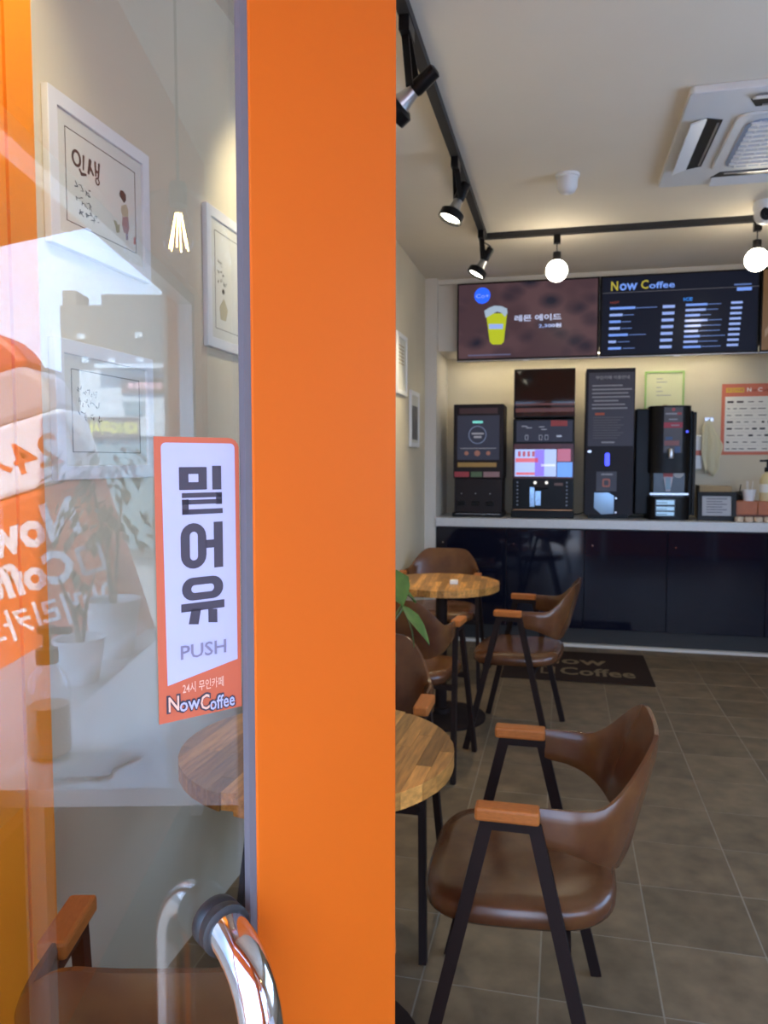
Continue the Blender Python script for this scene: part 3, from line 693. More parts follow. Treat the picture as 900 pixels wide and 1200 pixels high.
for zy in (940, 982, 1016): m4r('screen_block', em('screen_pale_blue', (.30, .50, .75), 1.0), 572, zy, 684, zy + (28 if zy == 940 else 24), .022)
for zy in (954, 996, 1030): m4r('screen_break', MATS['screen_dark'], 572, zy, 640, zy + 4, .0236)
# power cable
MB().tube([(.085, 5.95, TOP + .02), (.115, 5.9, TOP + .025), (.14, 5.93, TOP + .03), (.154, 5.97, TOP + .035)], .005, 8).obj('power_cable', M['blackm'], None, smooth=60)
tag(bpy.data.objects['power_cable'], 'thin black cable between tall coffee machine and cup dispenser', 'cable')

# framed notice with green border standing above the brewer
gf = thing('green_frame', 'pale notice in a thin green frame leaning on the back wall', 'frame', face_front(.60, 6.235, 1.60))
MB().ring([(0, 0), (.285, 0), (.285, .43), (0, .43)], [(.012, .012), (.273, .012), (.273, .418), (.012, .418)], 0, .018).obj('border', mat('green_frame_paint', (.33, .52, .16), .5), gf)
MB().box(.012, .273, .012, .418, 0, .006).obj('sheet', mat('cream_sheet', (.62, .62, .40), .6), gf)
for zy, L in ((.37, .13), (.345, .16), (.305, .12), (.275, .13), (.245, .19)): MB().box(.085, L, zy, zy + .006, .006, .0066).obj('text_line', TXW, gf)
MB().prism(circ(.15, .16, .028, 14, .018), .006, .0066).obj('drawing', mat('tan_drawing', (.35, .28, .15), .7), gf)
# orange notice poster
po = thing('instruction_poster', 'orange bordered instruction poster taped to the back wall', 'poster', face_front(1.155, 6.248, 1.395))
pw, ph = .46, .53
MB().box(0, pw, 0, ph, 0, .002).obj('sheet', mat('poster_orange', (.62, .16, .085), .5), po)
MB().box(.025, pw - .025, .025, .435, .002, .003).obj('panel', M['paper'], po)
MB().box(.03, .155, .465, .50, .002, .003).obj('title_box', mat('yellow_print', (.70, .48, .03), .5), po)
text_mb('무인카페', .036, .47, .148, .495, .003, bold=.02).obj('lettering', MATS['poster_orange'], po)
text_mb('N', .175, .47, .205, .50, .002, bold=.03).obj('lettering', M['paper'], po); text_mb('C', .25, .47, .28, .50, .002, bold=.03).obj('lettering', M['paper'], po)
text_mb('ow', .208, .47, .243, .488, .002, bold=.02).obj('lettering', mat('poster_dark', (.35, .06, .03), .5), po); text_mb('offee', .283, .47, .36, .49, .002, bold=.02).obj('lettering', MATS['poster_dark'], po)
rp = random.Random(5)
for i in range(8):
    z_ = .395 - i * .05; x_ = .04
    while x_ < pw - .06:
        L = rp.uniform(.018, .06); hgt = rp.choice([.006, .006, .014])
        MB().box(x_, x_ + L, z_ - hgt / 2, z_ + hgt / 2, .003, .0035).obj('text_line', M['ink'], po); x_ += L + rp.uniform(.012, .04)
    MB().box(.035, pw - .035, z_ - .026, z_ - .025, .003, .0035).obj('rule', TXW, po)
# towel and hook
tw = thing('hand_towel', 'cream towel hanging from a small hook beside the brewer', 'towel', face_front(1.045, 6.215, 1.25))
vs = []; fs = []; nu, nv = 14, 14
for j in range(nv + 1):
    s = j / nv
    for i in range(nu + 1):
        t = i / nu
        def prof(K, s_):
            for (a0, b0), (a1, b1_) in zip(K, K[1:]):
                if s_ <= a1: return b0 + (b1_ - b0) * (s_ - a0) / (a1 - a0)
            return K[-1][1]
        xl = prof(((0, .0), (.15, -.03), (.6, -.035), (1, .0)), s); xr = prof(((0, .03), (.2, .07), (.45, .125), (.7, .095), (.85, .10), (1, .06)), s)
        xx = xl + (xr - xl) * t; yy = .40 - .40 * s + .02 * math.sin(t * 5) * s
        vs.append((xx, yy, .014 + .011 * math.sin(t * 12 + s * 2.5) * min(1, s * 2 + .2)))
for j in range(nv):
    for i in range(nu): a = j * (nu + 1) + i; fs.append((a, a + 1, a + nu + 2, a + nu + 1))
tb = MB(); tb.add(vs, fs); to = tb.obj('cloth', mat('cream_cloth', (.68, .62, .42), .9, bump=.2, nscale=120), tw, smooth=80)
sd = to.modifiers.new('thick', 'SOLIDIFY'); sd.thickness = .005
hk = MB(); hk.box(-.01, .05, .395, .425, 0, .006); hk.tube([(.02, .405, .006), (.02, .40, .025), (.02, .415, .034)], .004, 8); hk.obj('hook', M['steel'], tw)
pk = thing('tissue_pack', 'white pack with a red band hanging behind the towel', 'pack', face_front(.945, 6.248, 1.285))
MB().box(0, .082, 0, .26, 0, .03).obj('pouch', M['white'], pk, bevel=.01); MB().box(-.0008, .0828, .10, .15, .0, .0308).obj('red_band', mat('pale_red_band', (.62, .18, .14), .6), pk, bevel=.008)
# small framed sign
sg = thing('counter_sign', 'small black framed price sign standing on the worktop', 'sign', face_front(.935, 5.80, TOP) @ Matrix.Rotation(math.radians(-6), 4, 'X'))
MB().ring([(0, 0), (.255, 0), (.255, .205), (0, .205)], [(.03, .035), (.225, .035), (.225, .175), (.03, .175)], -.02, .008).obj('frame', M['black'], sg, bevel=.002)
MB().box(.028, .227, .03, .178, -.018, -.004).obj('sheet', mat('sign_sheet', (.42, .41, .42), .5), sg)
for i in range(6): MB().box(.06, .195 - (i % 2) * .03, .152 - i * .019, .158 - i * .019, -.004, -.003).obj('text_line', TXD, sg)
# things at the right of the counter
cb = thing('cardboard_box', 'small open cardboard box behind the price sign', 'box', place(1.075, 6.02, TOP))
bm_ = MB(); bm_.prism([(-.11, -.08), (.11, -.08), (.11, .08), (-.11, .08)], 0, .24); bm_.obj('carton', mat('cardboard', (.42, .29, .15), .8, noise=.05), cb, bevel=.004)
MB().box(-.035, .05, -.0815, -.0795, .155, .17).obj('hand_slot', M['ink'], cb); MB().box(-.113, -.03, -.082, .08, .24, .245).obj('flap', mat('cardboard_pale', (.5, .38, .22), .8), cb)
ho = thing('straw_caddy', 'black caddy of lids and straws next to the white cup', 'caddy', place(1.258, 6.04, TOP))
MB().box(-.06, .05, -.06, .06, 0, .13).obj('bin', M['black'], ho, bevel=.006)
for x_, y_, l_ in ((-.03, 0, .08), (.0, .02, .10), (.03, -.02, .07)):
    MB().lathe([(.03, .13), (.032, .13 + l_ * .6), (.02, .13 + l_ * .7)], 14, Matrix.Translation((x_, y_, 0))).obj('lid_stack', M['blackm'], ho, smooth=40)
MB().tube([(.0, .02, .18), (.01, .02, .25)], .004, 6).obj('straw', M['black'], ho)
ct = thing('orange_crate', 'orange wooden crate under the white cup on the worktop', 'crate', place(1.33, 5.88, TOP))
OC = mat('crate_orange', (.42, .12, .04), .5, noise=.08)
MB().box(-.14, -.002, -.07, .07, .045, .14).obj('drawer', OC, ct, bevel=.003); MB().box(.002, .14, -.07, .07, .045, .14).obj('drawer', OC, ct, bevel=.003); MB().box(-.145, .145, -.075, .078, .035, .045).obj('shelf', mat('crate_dark', (.12, .03, .012), .5), ct)
MB().box(-.145, .145, -.055, .075, 0, .035).obj('plinth', MATS['crate_dark'], ct)
for i in range(4):
    tp = MB().lathe([(.026, 0), (.029, .004), (.029, .03), (.026, .034)], 14).obj('syrup_packet', mat('packet_cream', (.60, .47, .34), .6), None, smooth=40)
    tp.location = (1.20 + i * .062, 5.755, TOP); tag(tp, ('leftmost cream tub in the row, next to the price sign', 'second cream tub from the price sign, before the crate', 'third cream tub from the price sign, before the crate', 'cream tub nearest the right edge, before the crate')[i], 'tub', 'cream tubs before the crate')
wc = thing('white_cup', 'short white cup standing on the orange crate', 'cup', place(1.285, 5.88, TOP + .14))
MB().lathe([(.034, 0), (.046, .075), (.047, .08), (.043, .08), (.033, .008)], 20).obj('cup_wall', M['white'], wc, smooth=40)
for a in range(3): MB().tube([(.015 * math.cos(a * 2.1), .015 * math.sin(a * 2.1), .01), (.025 * math.cos(a * 2.1), .025 * math.sin(a * 2.1), .14)], .003, 6).obj('stirrer', M['white'], wc)
bo = thing('pump_bottle', 'cream pump bottle with black pump at right end of worktop', 'bottle', place(1.405, 5.90, TOP + .14))
MB().lathe([(.045, 0), (.048, .01), (.048, .15), (.03, .185), (.016, .195), (.016, .21)], 20).obj('bottle_body', mat('cream_plastic', (.66, .55, .30), .35), bo, smooth=40)
pm = MB(); pm.lathe([(.019, .205), (.019, .235), (.007, .24), (.007, .275), (.016, .278), (.016, .292)], 14); pm.box(-.05, 0, -.008, .008, .276, .29); pm.obj('pump', M['black'], bo, smooth=40)
MB().lathe([(.0486, .06), (.0486, .12)], 20).obj('bottle_label', M['paper'], bo, smooth=40)

# ------------------------------------------------------------------ ceiling: track, lamps, air conditioner, sensor, camera
tr = thing('track_rail', 'black L-shaped lighting track fixed to the ceiling', 'track', place(-.475, 4.66, ZC))
MB().box(-.018, .018, -4.2, .018, -.032, 0).obj('long_rail', M['blackm'], tr); MB().box(.018, 3.0, -.018, .018, -.032, 0).obj('cross_rail', M['blackm'], tr)
GW = em('spot_glow', (1, .93, .72), 30)
def spot(y, dirv, droop, label, power, cable=False):
    t = thing('track_spotlight', label, 'lamp', place(-.475, y, ZC - .032), 'black track spotlights')
    MB().box(-.016, .016, -.045, .045, -.045, 0).obj('adapter', M['black'], t, bevel=.003)
    d = Vector(dirv).normalized(); pv = Vector((-.0, 0, -droop)); s = d.cross(Vector((0, 0, 1))).normalized()
    yk = MB()
    for q_ in (-1, 1): yk.bar(Vector((0, 0, -.04)) + s * q_ * .012, pv + s * q_ * .034 - d * .03, .005, .022, s)
    yk.obj('yoke', M['black'], t)
    Q = d.to_track_quat('Z', 'Y').to_matrix().to_4x4(); TT = Matrix.Translation(pv) @ Q
    MB().lathe([(.012, -.115), (.022, -.11), (.024, -.04), (.021, -.03)], 18, TT).obj('socket', M['black'], t, smooth=40)
    MB().lathe([(.020, -.03), (.024, .0), (.036, .035)], 18, TT).obj('lamp_neck', M['steel'], t, smooth=40)
    MB().lathe([(.040, .02), (.054, .03), (.054, .062), (.050, .064), (.046, .056), (.044, .03)], 24, TT).obj('lamp_ring', M['black'], t, smooth=30)
    MB().lathe([(.045, .045), (.043, .052), (.001, .054)], 24, TT).obj('lens', GW, t, smooth=40)
    if cable: MB().tube([Vector((0, 0, -.05)), Vector((.05, .02, -.08)), Vector((.045, .0, -.13)), pv - d * .10], .004, 6).obj('cable', M['black'], t, smooth=60)
    sp = bpy.data.lights.new('spot', 'SPOT'); sp.energy = power; sp.spot_size = math.radians(85); sp.spot_blend = .7; sp.color = (1, .86, .58); sp.shadow_soft_size = .04
    so = bpy.data.objects.new('spot_beam', sp); COL.objects.link(so); so.parent = t; so.matrix_local = Matrix.Translation(pv + d * .075) @ d.to_track_quat('-Z', 'Y').to_matrix().to_4x4()
    return t
spot(.88, (-.80, .20, -.50), .20, 'black track spotlight over the entrance, above the orange pilaster', 30)
spot(2.34, (-.80, .18, -.55), .22, 'black track spotlight nearest the orange door, turned to the wall', 24)
spot(3.42, (-.38, -.18, -.91), .20, 'black track spotlight in the middle of the long rail', 40)
spot(4.50, (-.48, -.14, -.87), .19, 'black track spotlight hanging at the corner of the track', 40, True)
GB = em('globe_glow', (1, .90, .70), 26)
def globe(x, label):
    t = thing('globe_pendant', label, 'lamp', place(x, 4.66, ZC - .032), 'globe bulbs on the cross track')
    MB().box(-.02, .02, -.02, .02, -.05, 0).obj('adapter', M['black'], t, bevel=.003)
    MB().tube([(0, 0, -.05), (0, 0, -.10)], .003, 6).obj('cord', M['blackm'], t)
    MB().lathe([(.01, -.09), (.022, -.095), (.022, -.15), (.018, -.155)], 18).obj('socket', M['black'], t, smooth=40) if False else MB().lathe([(.012, -.095), (.023, -.10), (.023, -.15), (.019, -.155)], 18).obj('socket', M['black'], t, smooth=40)
    pr = [(.015, -.15)] + [(.062 * math.sin(a), -.205 + .062 * math.cos(a)) for a in [.35 + (PI - .36) * i / 14 for i in range(15)]]
    MB().lathe(pr, 24).obj('bulb', GB, t, smooth=80)
globe(-.053, 'lit white globe bulb hanging before the lemonade screen')
globe(1.02, 'lit white globe bulb hanging at the right below the ceiling camera')
sm = thing('smoke_detector', 'small white dome detector on the ceiling', 'detector', Matrix.Translation((0, 3.80, ZC)) @ Matrix.Rotation(PI, 4, 'X'))
MB().lathe([(.056, 0), (.056, .012), (.05, .016)], 24).obj('base', M['white'], sm, smooth=40); MB().lathe([(.048, .014), (.046, .06), (.034, .082), (.012, .09)], 24).obj('dome', M['white'], sm, smooth=50)
cc = thing('security_camera', 'white dome security camera with black lens on the ceiling', 'camera', place(1.0, 4.42, ZC))
MB().lathe([(.055, 0), (.058, -.03), (.052, -.05)], 24).obj('mount', M['white'], cc, smooth=40)
TT = Matrix.Translation((0, 0, -.065)) @ Matrix.Rotation(math.radians(100), 4, 'X')
MB().lathe([(.001, -.05), (.03, -.045), (.05, -.02), (.052, .0), (.045, .03), (.034, .045)], 24, TT).obj('housing', M['white'], cc, smooth=50)
MB().lathe([(.034, .036), (.033, .048), (.014, .05), (.012, .046)], 24, TT).obj('lens', M['black'], cc, smooth=30)
# cassette air conditioner
ac = thing('air_conditioner', 'white four-way ceiling cassette air conditioner with grille', 'air conditioner', Matrix.Translation((.425, 3.02, ZC)))
AW = mat('ac_white', (.70, .69, .68), .4); A = .98
MB().prism([(a, b) for a, b in rrect(0, A, 0, A, .02)], -.028, 0).obj('panel', AW, ac, bevel=.004)
MB().prism(rrect(.20, A - .20, .20, A - .20, .05), -.040, -.028).obj('inner_panel', AW, ac, bevel=.004)
gr = MB().prism(rrect(.245, A - .245, .245, A - .245, .06), -.044, -.040).obj('grille', mat('grille_daylight_blue', (.26, .33, .47), .4), ac)  # blue of reflected daylight put into the grille's base colour
for i in range(10):
    yv = .262 + i * .046; MB().box(.262, A - .262, yv, yv + .020, -.052, -.044).obj('slat', AW, gr)
for i in range(9): xv = .29 + i * .05; MB().box(xv, xv + .005, .255, A - .255, -.049, -.044).obj('slat', AW, gr)
for sd in range(4):
    T = Matrix.Translation((A / 2, A / 2, 0)) @ Matrix.Rotation(PI / 2 * sd, 4, 'Z')
    MB().prism([(-.27, -.40), (.27, -.40), (.24, -.335), (-.24, -.335)], -.030, -.0275, T).obj('outlet_slot', M['black'], ac)
    MB().add([(-.265, -.455, -.05), (.265, -.455, -.05), (.265, -.395, -.030), (-.265, -.395, -.030), (-.265, -.455, -.043), (.265, -.455, -.043), (.265, -.39, -.024), (-.265, -.39, -.024)], [(0, 1, 2, 3), (7, 6, 5, 4), (0, 4, 5, 1), (1, 5, 6, 2), (2, 6, 7, 3), (3, 7, 4, 0)], T).obj('louvre', AW, ac)
    MB().box(-.22, .22, -.352, -.345, -.034, -.030, T).obj('inner_vane', M['steel'], ac)

# ------------------------------------------------------------------ pictures on the left wall
def picture(y0, y1, z0, z1, label, kind):
    t = thing('picture_frame', label, 'picture', FR((XL + .0005, y0, z0), (0, 1, 0), (1, 0, 0)), 'white framed pictures on the wall'); w_, h_ = y1 - y0, z1 - z0
    b = .030
    MB().ring([(0, 0), (w_, 0), (w_, h_), (0, h_)], [(b, b), (w_ - b, b), (w_ - b, h_ - b), (b, h_ - b)], 0, .016).obj('frame', M['white'], t, bevel=.002)
    MB().box(b, w_ - b, b, h_ - b, 0, .010).obj('sheet', mat('ivory_sheet', (.66, .65, .58), .6), t)
    if kind in (1, 2, 5):
        m_ = .058 if kind != 2 else .06
        MB().ring([(m_, m_), (w_ - m_, m_), (w_ - m_, h_ - m_), (m_, h_ - m_)], [(m_ + .0015, m_ + .0015), (w_ - m_ - .0015, m_ + .0015), (w_ - m_ - .0015, h_ - m_ - .0015), (m_ + .0015, h_ - m_ - .0015)], .010, .0106).obj('ink_border', M['ink'], t)
    def scrib(P, n, rn, hh=.012, mat_=None):
        mb = MB()
        for i in range(n):
            f0, f1 = i / n, (i + .8) / n
            for q in range(3):
                xa = P[0] + (P[2] - P[0]) * (f0 + rn.random() * (f1 - f0)); ya = P[1] + (P[3] - P[1]) * f0 + rn.uniform(-hh, hh) * .6
                an = rn.choice([.2, 1.4, -.5, 2.2]); L = rn.uniform(.5, 1) * hh; wd = rn.uniform(.0010, .0022)
                dx, dy = math.cos(an) * L / 2, math.sin(an) * L / 2; nx, ny = -math.sin(an) * wd / 2, math.cos(an) * wd / 2
                mb.prism([(xa - dx - nx, ya - dy - ny), (xa + dx - nx, ya + dy - ny), (xa + dx + nx, ya + dy + ny), (xa - dx + nx, ya - dy + ny)], .010, .0106)
        return mb.obj('brush_writing', mat_ or M['ink'], t)
    if kind == 1:
        def mp(zx, zy):
            tp_ = 15 + (zx - 45) * .63; bt_ = 890 + (zx - 45) * .42
            return (.058 + (zx - 45) / 705 * (w_ - .116), .058 + (bt_ - zy) / (bt_ - tp_) * (h_ - .116))
        def stroke(mb, p, q, wd):
            p, q = Vector(mp(*p)), Vector(mp(*q)); d = (q - p).normalized(); n_ = Vector((-d.y, d.x)) * wd / 2
            mb.prism([tuple(p - n_ * 1.2), tuple(q - n_ * .8), tuple(q + d * wd * .3), tuple(q + n_ * .8), tuple(p + n_ * 1.2), tuple(p - d * wd * .3)], .010, .0108)
        def oval(mb, c, rx, ry, wd):
            cx, cy = mp(*c); mb.ring(circ(cx, cy, rx, 20, ry), circ(cx, cy, rx - wd, 20, ry - wd), .010, .0108)
        g1 = MB(); oval(g1, (145, 312), .016, .0175, .0058); stroke(g1, (212, 285), (207, 415), .005); stroke(g1, (172, 410), (188, 455), .005); stroke(g1, (185, 455), (232, 462), .006); g1.obj('brush_letter', M['ink'], t)
        g2 = MB(); stroke(g2, (275, 325), (255, 448), .008); stroke(g2, (272, 385), (302, 465), .006); stroke(g2, (322, 340), (326, 470), .005); stroke(g2, (322, 420), (352, 440), .005); stroke(g2, (362, 360), (352, 485), .005); oval(g2, (342, 520), .008, .0085, .0035); g2.obj('brush_letter', M['ink'], t)
        rn = random.Random(11)
        for P_, Q_, n_ in (((130, 555), (290, 655), 4), ((135, 680), (290, 760), 4), ((150, 785), (350, 885), 6)): scrib((*mp(*P_), *mp(*Q_)), n_, rn)
        def blob(name, m_, P): MB().prism([mp(*p) for p in P], .010, .0108).obj(name, m_, t)
        blob('painted_hair', M['ink'], [(570, 640), (580, 605), (610, 610), (640, 650), (640, 700), (620, 720), (598, 690), (575, 660)])
        blob('painted_jacket', mat('ochre_wash', (.45, .40, .27), .8), [(590, 745), (640, 735), (665, 790), (660, 850), (600, 840), (585, 790)])
        blob('painted_skirt', mat('rose_wash', (.34, .22, .22), .8), [(600, 845), (660, 850), (672, 950), (655, 1005), (612, 990), (592, 920)])
        blob('painted_feet', M['lettering_grey'], [(632, 1000), (655, 1000), (655, 1060), (635, 1055)])
        blob('painted_flowers', mat('olive_wash', (.36, .33, .20), .8), [(500, 870), (525, 880), (545, 920), (565, 910), (562, 985), (530, 990), (520, 930)])
        blob('red_seal', mat('seal_red', (.45, .16, .12), .8), [(722, 1035), (742, 1040), (742, 1105), (722, 1098)])
    if kind == 2:
        rn = random.Random(int(y0 * 100)); kx = w_ / .305
        for i_ in range(3): scrib((.08 * kx, h_ * (.63 - i_ * .065), (.11 + .016 * i_) * kx, h_ * (.62 - i_ * .065)), 2 + i_, rn, .010)
        MB().prism([(.095, .09), (.13, .09), (.145, .125), (.118, .155), (.088, .125)], .010, .0108).obj('painted_figure', MATS['ochre_wash'], t); MB().prism(circ(.115, .175, .008, 10), .010, .0108).obj('painted_hair', M['ink'], t)
    if kind == 5:
        rn = random.Random(21)
        for i_ in range(3): scrib((.08, h_ - .10 - i_ * .026, .15 + .01 * i_, h_ - .105 - i_ * .026), 4, rn, .012)
    if kind == 3:
        for i in range(6): MB().box(.06, w_ - .09, h_ - .08 - i * .022, h_ - .074 - i * .022, .010, .0106).obj('text_line', mat('tan_ink', (.35, .27, .14), .8), t)
    if kind == 4: MB().box(.05, w_ - .05, .05, h_ - .10, .010, .0108).obj('grey_print', mat('grey_photo', (.16, .155, .15), .6, noise=.3, nscale=25), t)
    return t
picture(1.365, 1.745, 1.785, 2.09, 'white framed calligraphy with two large brushed letters, seen through the glass', 1)
picture(1.365, 1.745, 1.31, 1.60, 'white framed picture directly below the large brushed letters', 5)
picture(2.055, 2.36, 1.68, 2.083, 'white framed calligraphy cut off by the orange door stile', 2)
picture(4.19, 4.50, 1.45, 1.825, 'white framed picture just showing at the edge of the orange door', 2)
picture(4.64, 4.95, 1.765, 2.145, 'white framed picture with tan lines, the highest on the far wall', 3)
picture(5.075, 5.385, 1.445, 1.825, 'white framed picture with dark grey print next to the column', 4)

# ------------------------------------------------------------------ window side of the room (seen mirrored in the door glass)
wt = thing('window_table', 'long white table along the front window, mirrored in the door glass', 'table', place(.49, -.005, 0))
TW = mat('white_laminate', (.80, .80, .82), .14, spec=.9)
MB().box(0, 1.55, .01, .60, .705, .74).obj('tabletop', TW, wt, bevel=.003)
for x_ in (.05, 1.46):
    for y_ in (.06, .53): MB().box(x_, x_ + .04, y_, y_ + .04, 0, .705).obj('leg', TW, wt)
MB().box(.09, 1.46, .07, .09, .64, .705).obj('apron', TW, wt)
sb = thing('sanitizer_bottle', 'clear pump bottle on the white window table, mirrored in the glass', 'bottle', place(.66, .06, .74))
MB().lathe([(.040, 0), (.045, .006), (.045, .14), (.036, .17), (.018, .19), (.018, .20)], 24).obj('bottle_body', glass_mat('clear_plastic', (.92, .92, .92), .10), sb, smooth=40)
pm = MB(); pm.lathe([(.022, .195), (.022, .225), (.008, .23), (.008, .255), (.018, .258), (.018, .27)], 16); pm.box(-.008, .008, 0, .05, .256, .268); pm.obj('pump', M['blackm'], sb, smooth=40)
MB().lathe([(.038, .006), (.042, .01), (.042, .105), (.040, .108)], 24).obj('gel', mat('amber_gel', (.50, .27, .16), .15), sb, smooth=40)
for i, (x_, y_, a) in enumerate([(.60, .17, .2), (.606, .175, .5), (.598, .165, -.1)]):
    n_ = MB().box(-.065, .065, -.05, .05, 0, .0022).obj('leaflet', mat('leaflet_%d' % i, [(.45, .38, .34), (.7, .7, .72), (.55, .62, .7)][i], .6))
    n_.location = (x_, y_, .7402 + i * .0024); n_.rotation_euler = (0, 0, a); tag(n_, ['brown leaflet at the bottom of the pile on the window table', 'white leaflet in the middle of the pile on the window table', 'pale blue leaflet on top of the pile on the window table'][i], 'leaflet', 'leaflets on the window table')
# pendant with filament bulb
pd = thing('filament_pendant', 'clear glass pendant with a glowing filament bulb, mirrored in the glass', 'lamp', place(1.2, .22, ZC))
MB().tube([(0, 0, 0), (0, 0, -.60)], .004, 8).obj('cord', M['blackm'], pd)
MB().lathe([(.02, -.60), (.024, -.61), (.024, -.66)], 16).obj('socket', M['black'], pd, smooth=40)
dm = [(.03, -.62), (.09, -.65), (.13, -.72), (.14, -.80)]
vs = MB(); vs.lathe(dm, 32); vs.f = vs.f[:-2]; vs.obj('glass_shade', M['winglass'], pd, smooth=60)
bb = MB().lathe([(.018, -.66), (.035, -.70), (.045, -.75), (.03, -.79), (.001, -.80)], 20).obj('bulb', M['winglass'], pd, smooth=60)
fl = MB()
for a in range(6): fl.tube([(.008 * math.cos(a), .008 * math.sin(a), -.68), (.026 * math.cos(a * 1.047), .026 * math.sin(a * 1.047), -.775)], .0015, 6)
fl.obj('filament', em('filament_glow', (1, .66, .25), 90), bb)
# plants on the outer ledge
def ficus(x, y, z, hpot, rp_, htop, spread, label, seed):
    t = thing('potted_ficus', label, 'plant', place(x, y, z)); rn = random.Random(seed)
    MB().lathe([(rp_ * .72, 0), (rp_, hpot), (rp_ * 1.04, hpot + .005), (rp_ * .9, hpot), (rp_ * .85, hpot - .03)], 24).obj('pot', M['white'], t, smooth=40)
    MB().lathe([(rp_ * .86, hpot - .032), (.01, hpot - .025)], 18).obj('soil', M['bark'], t)
    st_ = MB(); st_.tube([(0, 0, hpot - .03), (.01, -.02, hpot + htop * .35), (-.01, -.06, hpot + htop * .8)], [.011, .009, .005], 8); st_.tube([(.02, 0, hpot - .03), (.03, .02, hpot + htop * .5), (.02, .05, hpot + htop * .85)], [.009, .007, .004], 8); st_.obj('trunk', M['bark'], t, smooth=60)
    lf = MB()
    for i in range(150 if htop > .4 else 7):
        a, rr_, zz = rn.uniform(0, 2 * PI), spread * rn.random() ** .5, hpot + htop * rn.uniform(.42, 1.1)
        T = Matrix.Translation((rr_ * math.cos(a), rr_ * math.sin(a), zz)) @ Matrix.Rotation(a + rn.uniform(-.6, .6), 4, 'Z') @ Matrix.Rotation(rn.uniform(.1, 1.1), 4, 'Y')
        L = rn.uniform(.05, .085); lf.add([(0, 0, 0), (L * .45, -L * .24, -.004), (L, 0, -.012), (L * .45, L * .24, -.004)], [(0, 1, 2, 3)], T)
    fo = lf.obj('foliage', M['leafd'], t); fo['kind'] = 'stuff'
ficus(2.10, -.27, .585, .22, .105, .55, .22, 'small tree in a white pot outside the window, mirrored in the glass', 1)
ficus(1.74, -.27, .585, .15, .085, .26, .05, 'low plant in a white pot outside the window, mirrored in the glass', 2)

# ------------------------------------------------------------------ street outside
struct(MB().box(-14, 24, -22, -.2, -.14, -.02).obj('street', mat('asphalt', (.16, .16, .165), .85, noise=.15, nscale=3)))
pv_ = MB(); pv_.box(-6, 9, -2.4, -.2, -.02, 0); struct(pv_.obj('pavement', mat('pavement_stone', (.34, .32, .30), .8, noise=.12, nscale=5)))
aw = thing('awning', 'orange awning over the shop entrance, mirrored in the door glass', 'awning', place(-1.2, -.16, 2.16))
MB().add([(0, 0, .0), (3.0, 0, .0), (3.0, -.46, -.10), (0, -.46, -.10), (0, 0, .03), (3.0, 0, .03), (3.0, -.46, -.07), (0, -.46, -.07)], [(0, 1, 2, 3), (7, 6, 5, 4), (0, 4, 5, 1), (1, 5, 6, 2), (2, 6, 7, 3), (3, 7, 4, 0)]).obj('canopy', M['orange'], aw)
MB().box(0, 3.0, -.475, -.46, -.15, -.07).obj('valance', M['orange'], aw)
# tilted advertising balloon board
IF = FR((2.42, -.80, 1.09), (0, -1, 0), (-1, 0, 0)) @ Matrix.Rotation(math.radians(-17), 4, 'Z')
infl = thing('advertising_balloon', 'leaning orange advertising balloon with mirrored coffee lettering in the glass', 'sign', IF)
IO = mat('balloon_orange', (.72, .12, .03), .45); IG = mat('balloon_grey', (.42, .40, .42), .5); IR = mat('balloon_red', (.55, .07, .05), .45)
MB().prism(rrect(-.36, .36, -1.02, .10, .03), -.30, 0).obj('body', IO, infl, bevel=.03)
MB().prism(rrect(-.36, .36, .10, .40, .02), -.30, 0).obj('white_band', TW, infl, bevel=.02)
MB().prism([(-.34, .40), (.34, .40), (.33, .55), (.26, .62), (-.26, .62), (-.33, .55)], -.29, -.005).obj('grey_cap', IG, infl, bevel=.03)
MB().prism([(.27 * math.cos(PI * i / 14), .61 + .24 * math.sin(PI * i / 14)) for i in range(15)], -.26, -.03).obj('dome', IR, infl, bevel=.03)
MB().box(-.30, .30, -1.06, -1.02, -.28, -.02).obj('foot', M['blackm'], infl)
text_mb('C', -.06, .44, .08, .60, -.004, bold=.02).obj('lettering', TW, infl)
text_mb('24시간', -.30, .16, .30, .34, .001, bold=.01).obj('lettering', IO, infl)
text_mb('Now', -.28, -.14, .14, .03, .001, bold=.04).obj('lettering', TW, infl); text_mb('Coffee', -.20, -.32, .30, -.17, .001, bold=.04).obj('lettering', TW, infl)
text_mb('아메리카노', -.34, -.50, .30, -.36, .001, bold=.02).obj('lettering', TW, infl)
text_mb('40', -.18, -.72, .10, -.55, .001, bold=.03).obj('lettering', mat('yellow_vinyl', (.75, .52, .05), .5), infl)
MB().ring(rrect(-.335, -.22, -.32, -.19, .015), rrect(-.315, -.24, -.30, -.21, .01), .001, .002).obj('emblem', IG, infl)
# shops across the road
def shop(x, y0, y1, h, col, label):
    t = thing('street_building', label, 'building', FR((x, y1, 0), (0, -1, 0), (-1, 0, 0)), 'buildings across the street'); w_ = y1 - y0
    MB().box(0, w_, -.02, h, -5, 0).obj('walls', mat('facade_%s' % label[:12].replace(' ', '_'), col, .8, noise=.06, nscale=1.5), t)
    return t, w_
b1, bw = shop(10, -2.88, 2.92, 3.65, (.17, .17, .17), 'grey flat roofed shop across the street with two signs, mirrored in the glass')
FP = mat('facade_panel', (.55, .60, .62), .6); SGL = mat('shop_glass', (.18, .26, .28), .2)
loc = lambda Y: 2.5 - Y
MB().box(loc(-3.3), loc(-3.87), -.02, 3.5, -5, 0).obj('side_wing', MATS['facade_' + 'grey flat roofed'[:12].replace(' ', '_')], b1)
MB().box(loc(-3.68), loc(-3.87), 3.5, 3.72, -.6, -.1).obj('chimney', mat('chimney_grey', (.22, .21, .2), .8), b1)
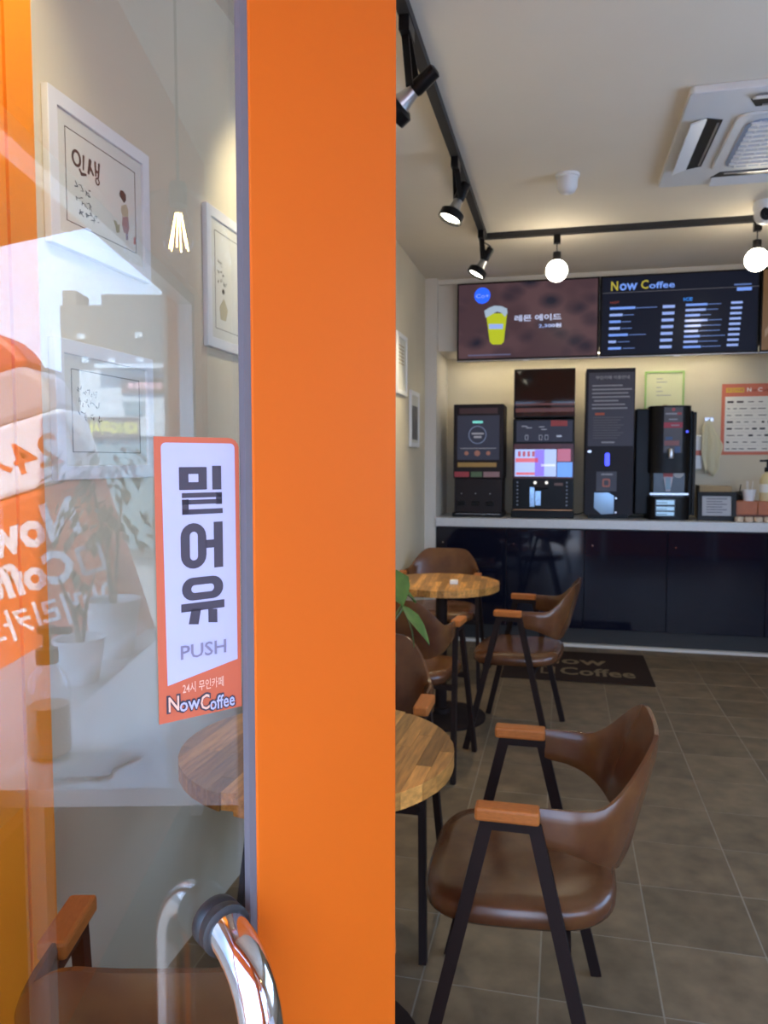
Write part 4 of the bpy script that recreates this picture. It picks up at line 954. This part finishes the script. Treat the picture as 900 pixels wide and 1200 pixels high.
MB().box(loc(-1.9), loc(-3.6), 1.69, 2.60, 0, .08).obj('fascia', FP, b1); MB().box(loc(-1.9), loc(-3.3), 2.60, 2.66, 0, .35).obj('eave', FP, b1)
MB().box(loc(-1.7), loc(-3.6), .1, 1.64, 0, .05).obj('shopfront', SGL, b1)
s1 = MB().box(loc(-2.36), loc(-3.01), 2.28, 2.49, .08, .14).obj('signboard', mat('sign_brown', (.16, .10, .09), .6), b1)
for i in range(5): MB().box(loc(-2.46 - i * .095), loc(-2.53 - i * .095), 2.34, 2.43, .14, .15).obj('sign_letter', mat('sign_pink', (.75, .45, .46), .6), s1)
MB().box(loc(-2.71), loc(-2.99), 1.98, 2.17, .08, .10).obj('window', SGL, b1)
s2 = MB().box(loc(-2.78), loc(-3.72), 1.67, 1.95, .08, .16).obj('signboard', mat('sign_dark', (.12, .08, .06), .6), b1)
text_mb('KING마사지', loc(-2.80), 1.71, loc(-3.58), 1.91, .16, bold=.03).obj('lettering', mat('sign_yellow', (.70, .66, .10), .6), s2)
MB().box(loc(-2.06), loc(-2.30), 2.25, 2.52, .08, .10).obj('banner', mat('banner_pink', (.66, .50, .54), .6), b1)
MB().box(loc(-2.06), loc(-2.30), 2.0, 2.2, .08, .10).obj('banner', mat('banner_mint', (.60, .72, .68), .6), b1)
MB().box(loc(-2.06), loc(-2.32), 1.72, 1.96, .08, .10).obj('banner', mat('banner_lemon', (.66, .62, .36), .6), b1)
for yy_, zz_ in ((-3.57, 3.03), (-2.78, 3.05), (-3.52, 2.71), (-3.16, 2.71), (-2.77, 2.71), (-2.13, 2.71), (-2.13, 2.86)): MB().box(loc(yy_ + .04), loc(yy_ - .06), zz_, zz_ + .075, 0, .03).obj('window', FP, b1)
b2, bw2 = shop(13, -9, -5.2, 3.1, (.42, .38, .36), 'low pale building further along the street')
for i in range(3): MB().box(.5 + i * 1.1, 1.2 + i * 1.1, 1.2, 2.3, 0, .03).obj('window', MATS['shop_glass'], b2)
b3, bw3 = shop(22, -3, 12, 6.5, (.40, .40, .42), 'tall pale block far behind the shop')
for j in range(2):
    for i in range(5): MB().box(.8 + i * 2.6, 2.2 + i * 2.6, 3.6 + j * 1.6, 4.6 + j * 1.6, 0, .03).obj('window', MATS['shop_glass'], b3)
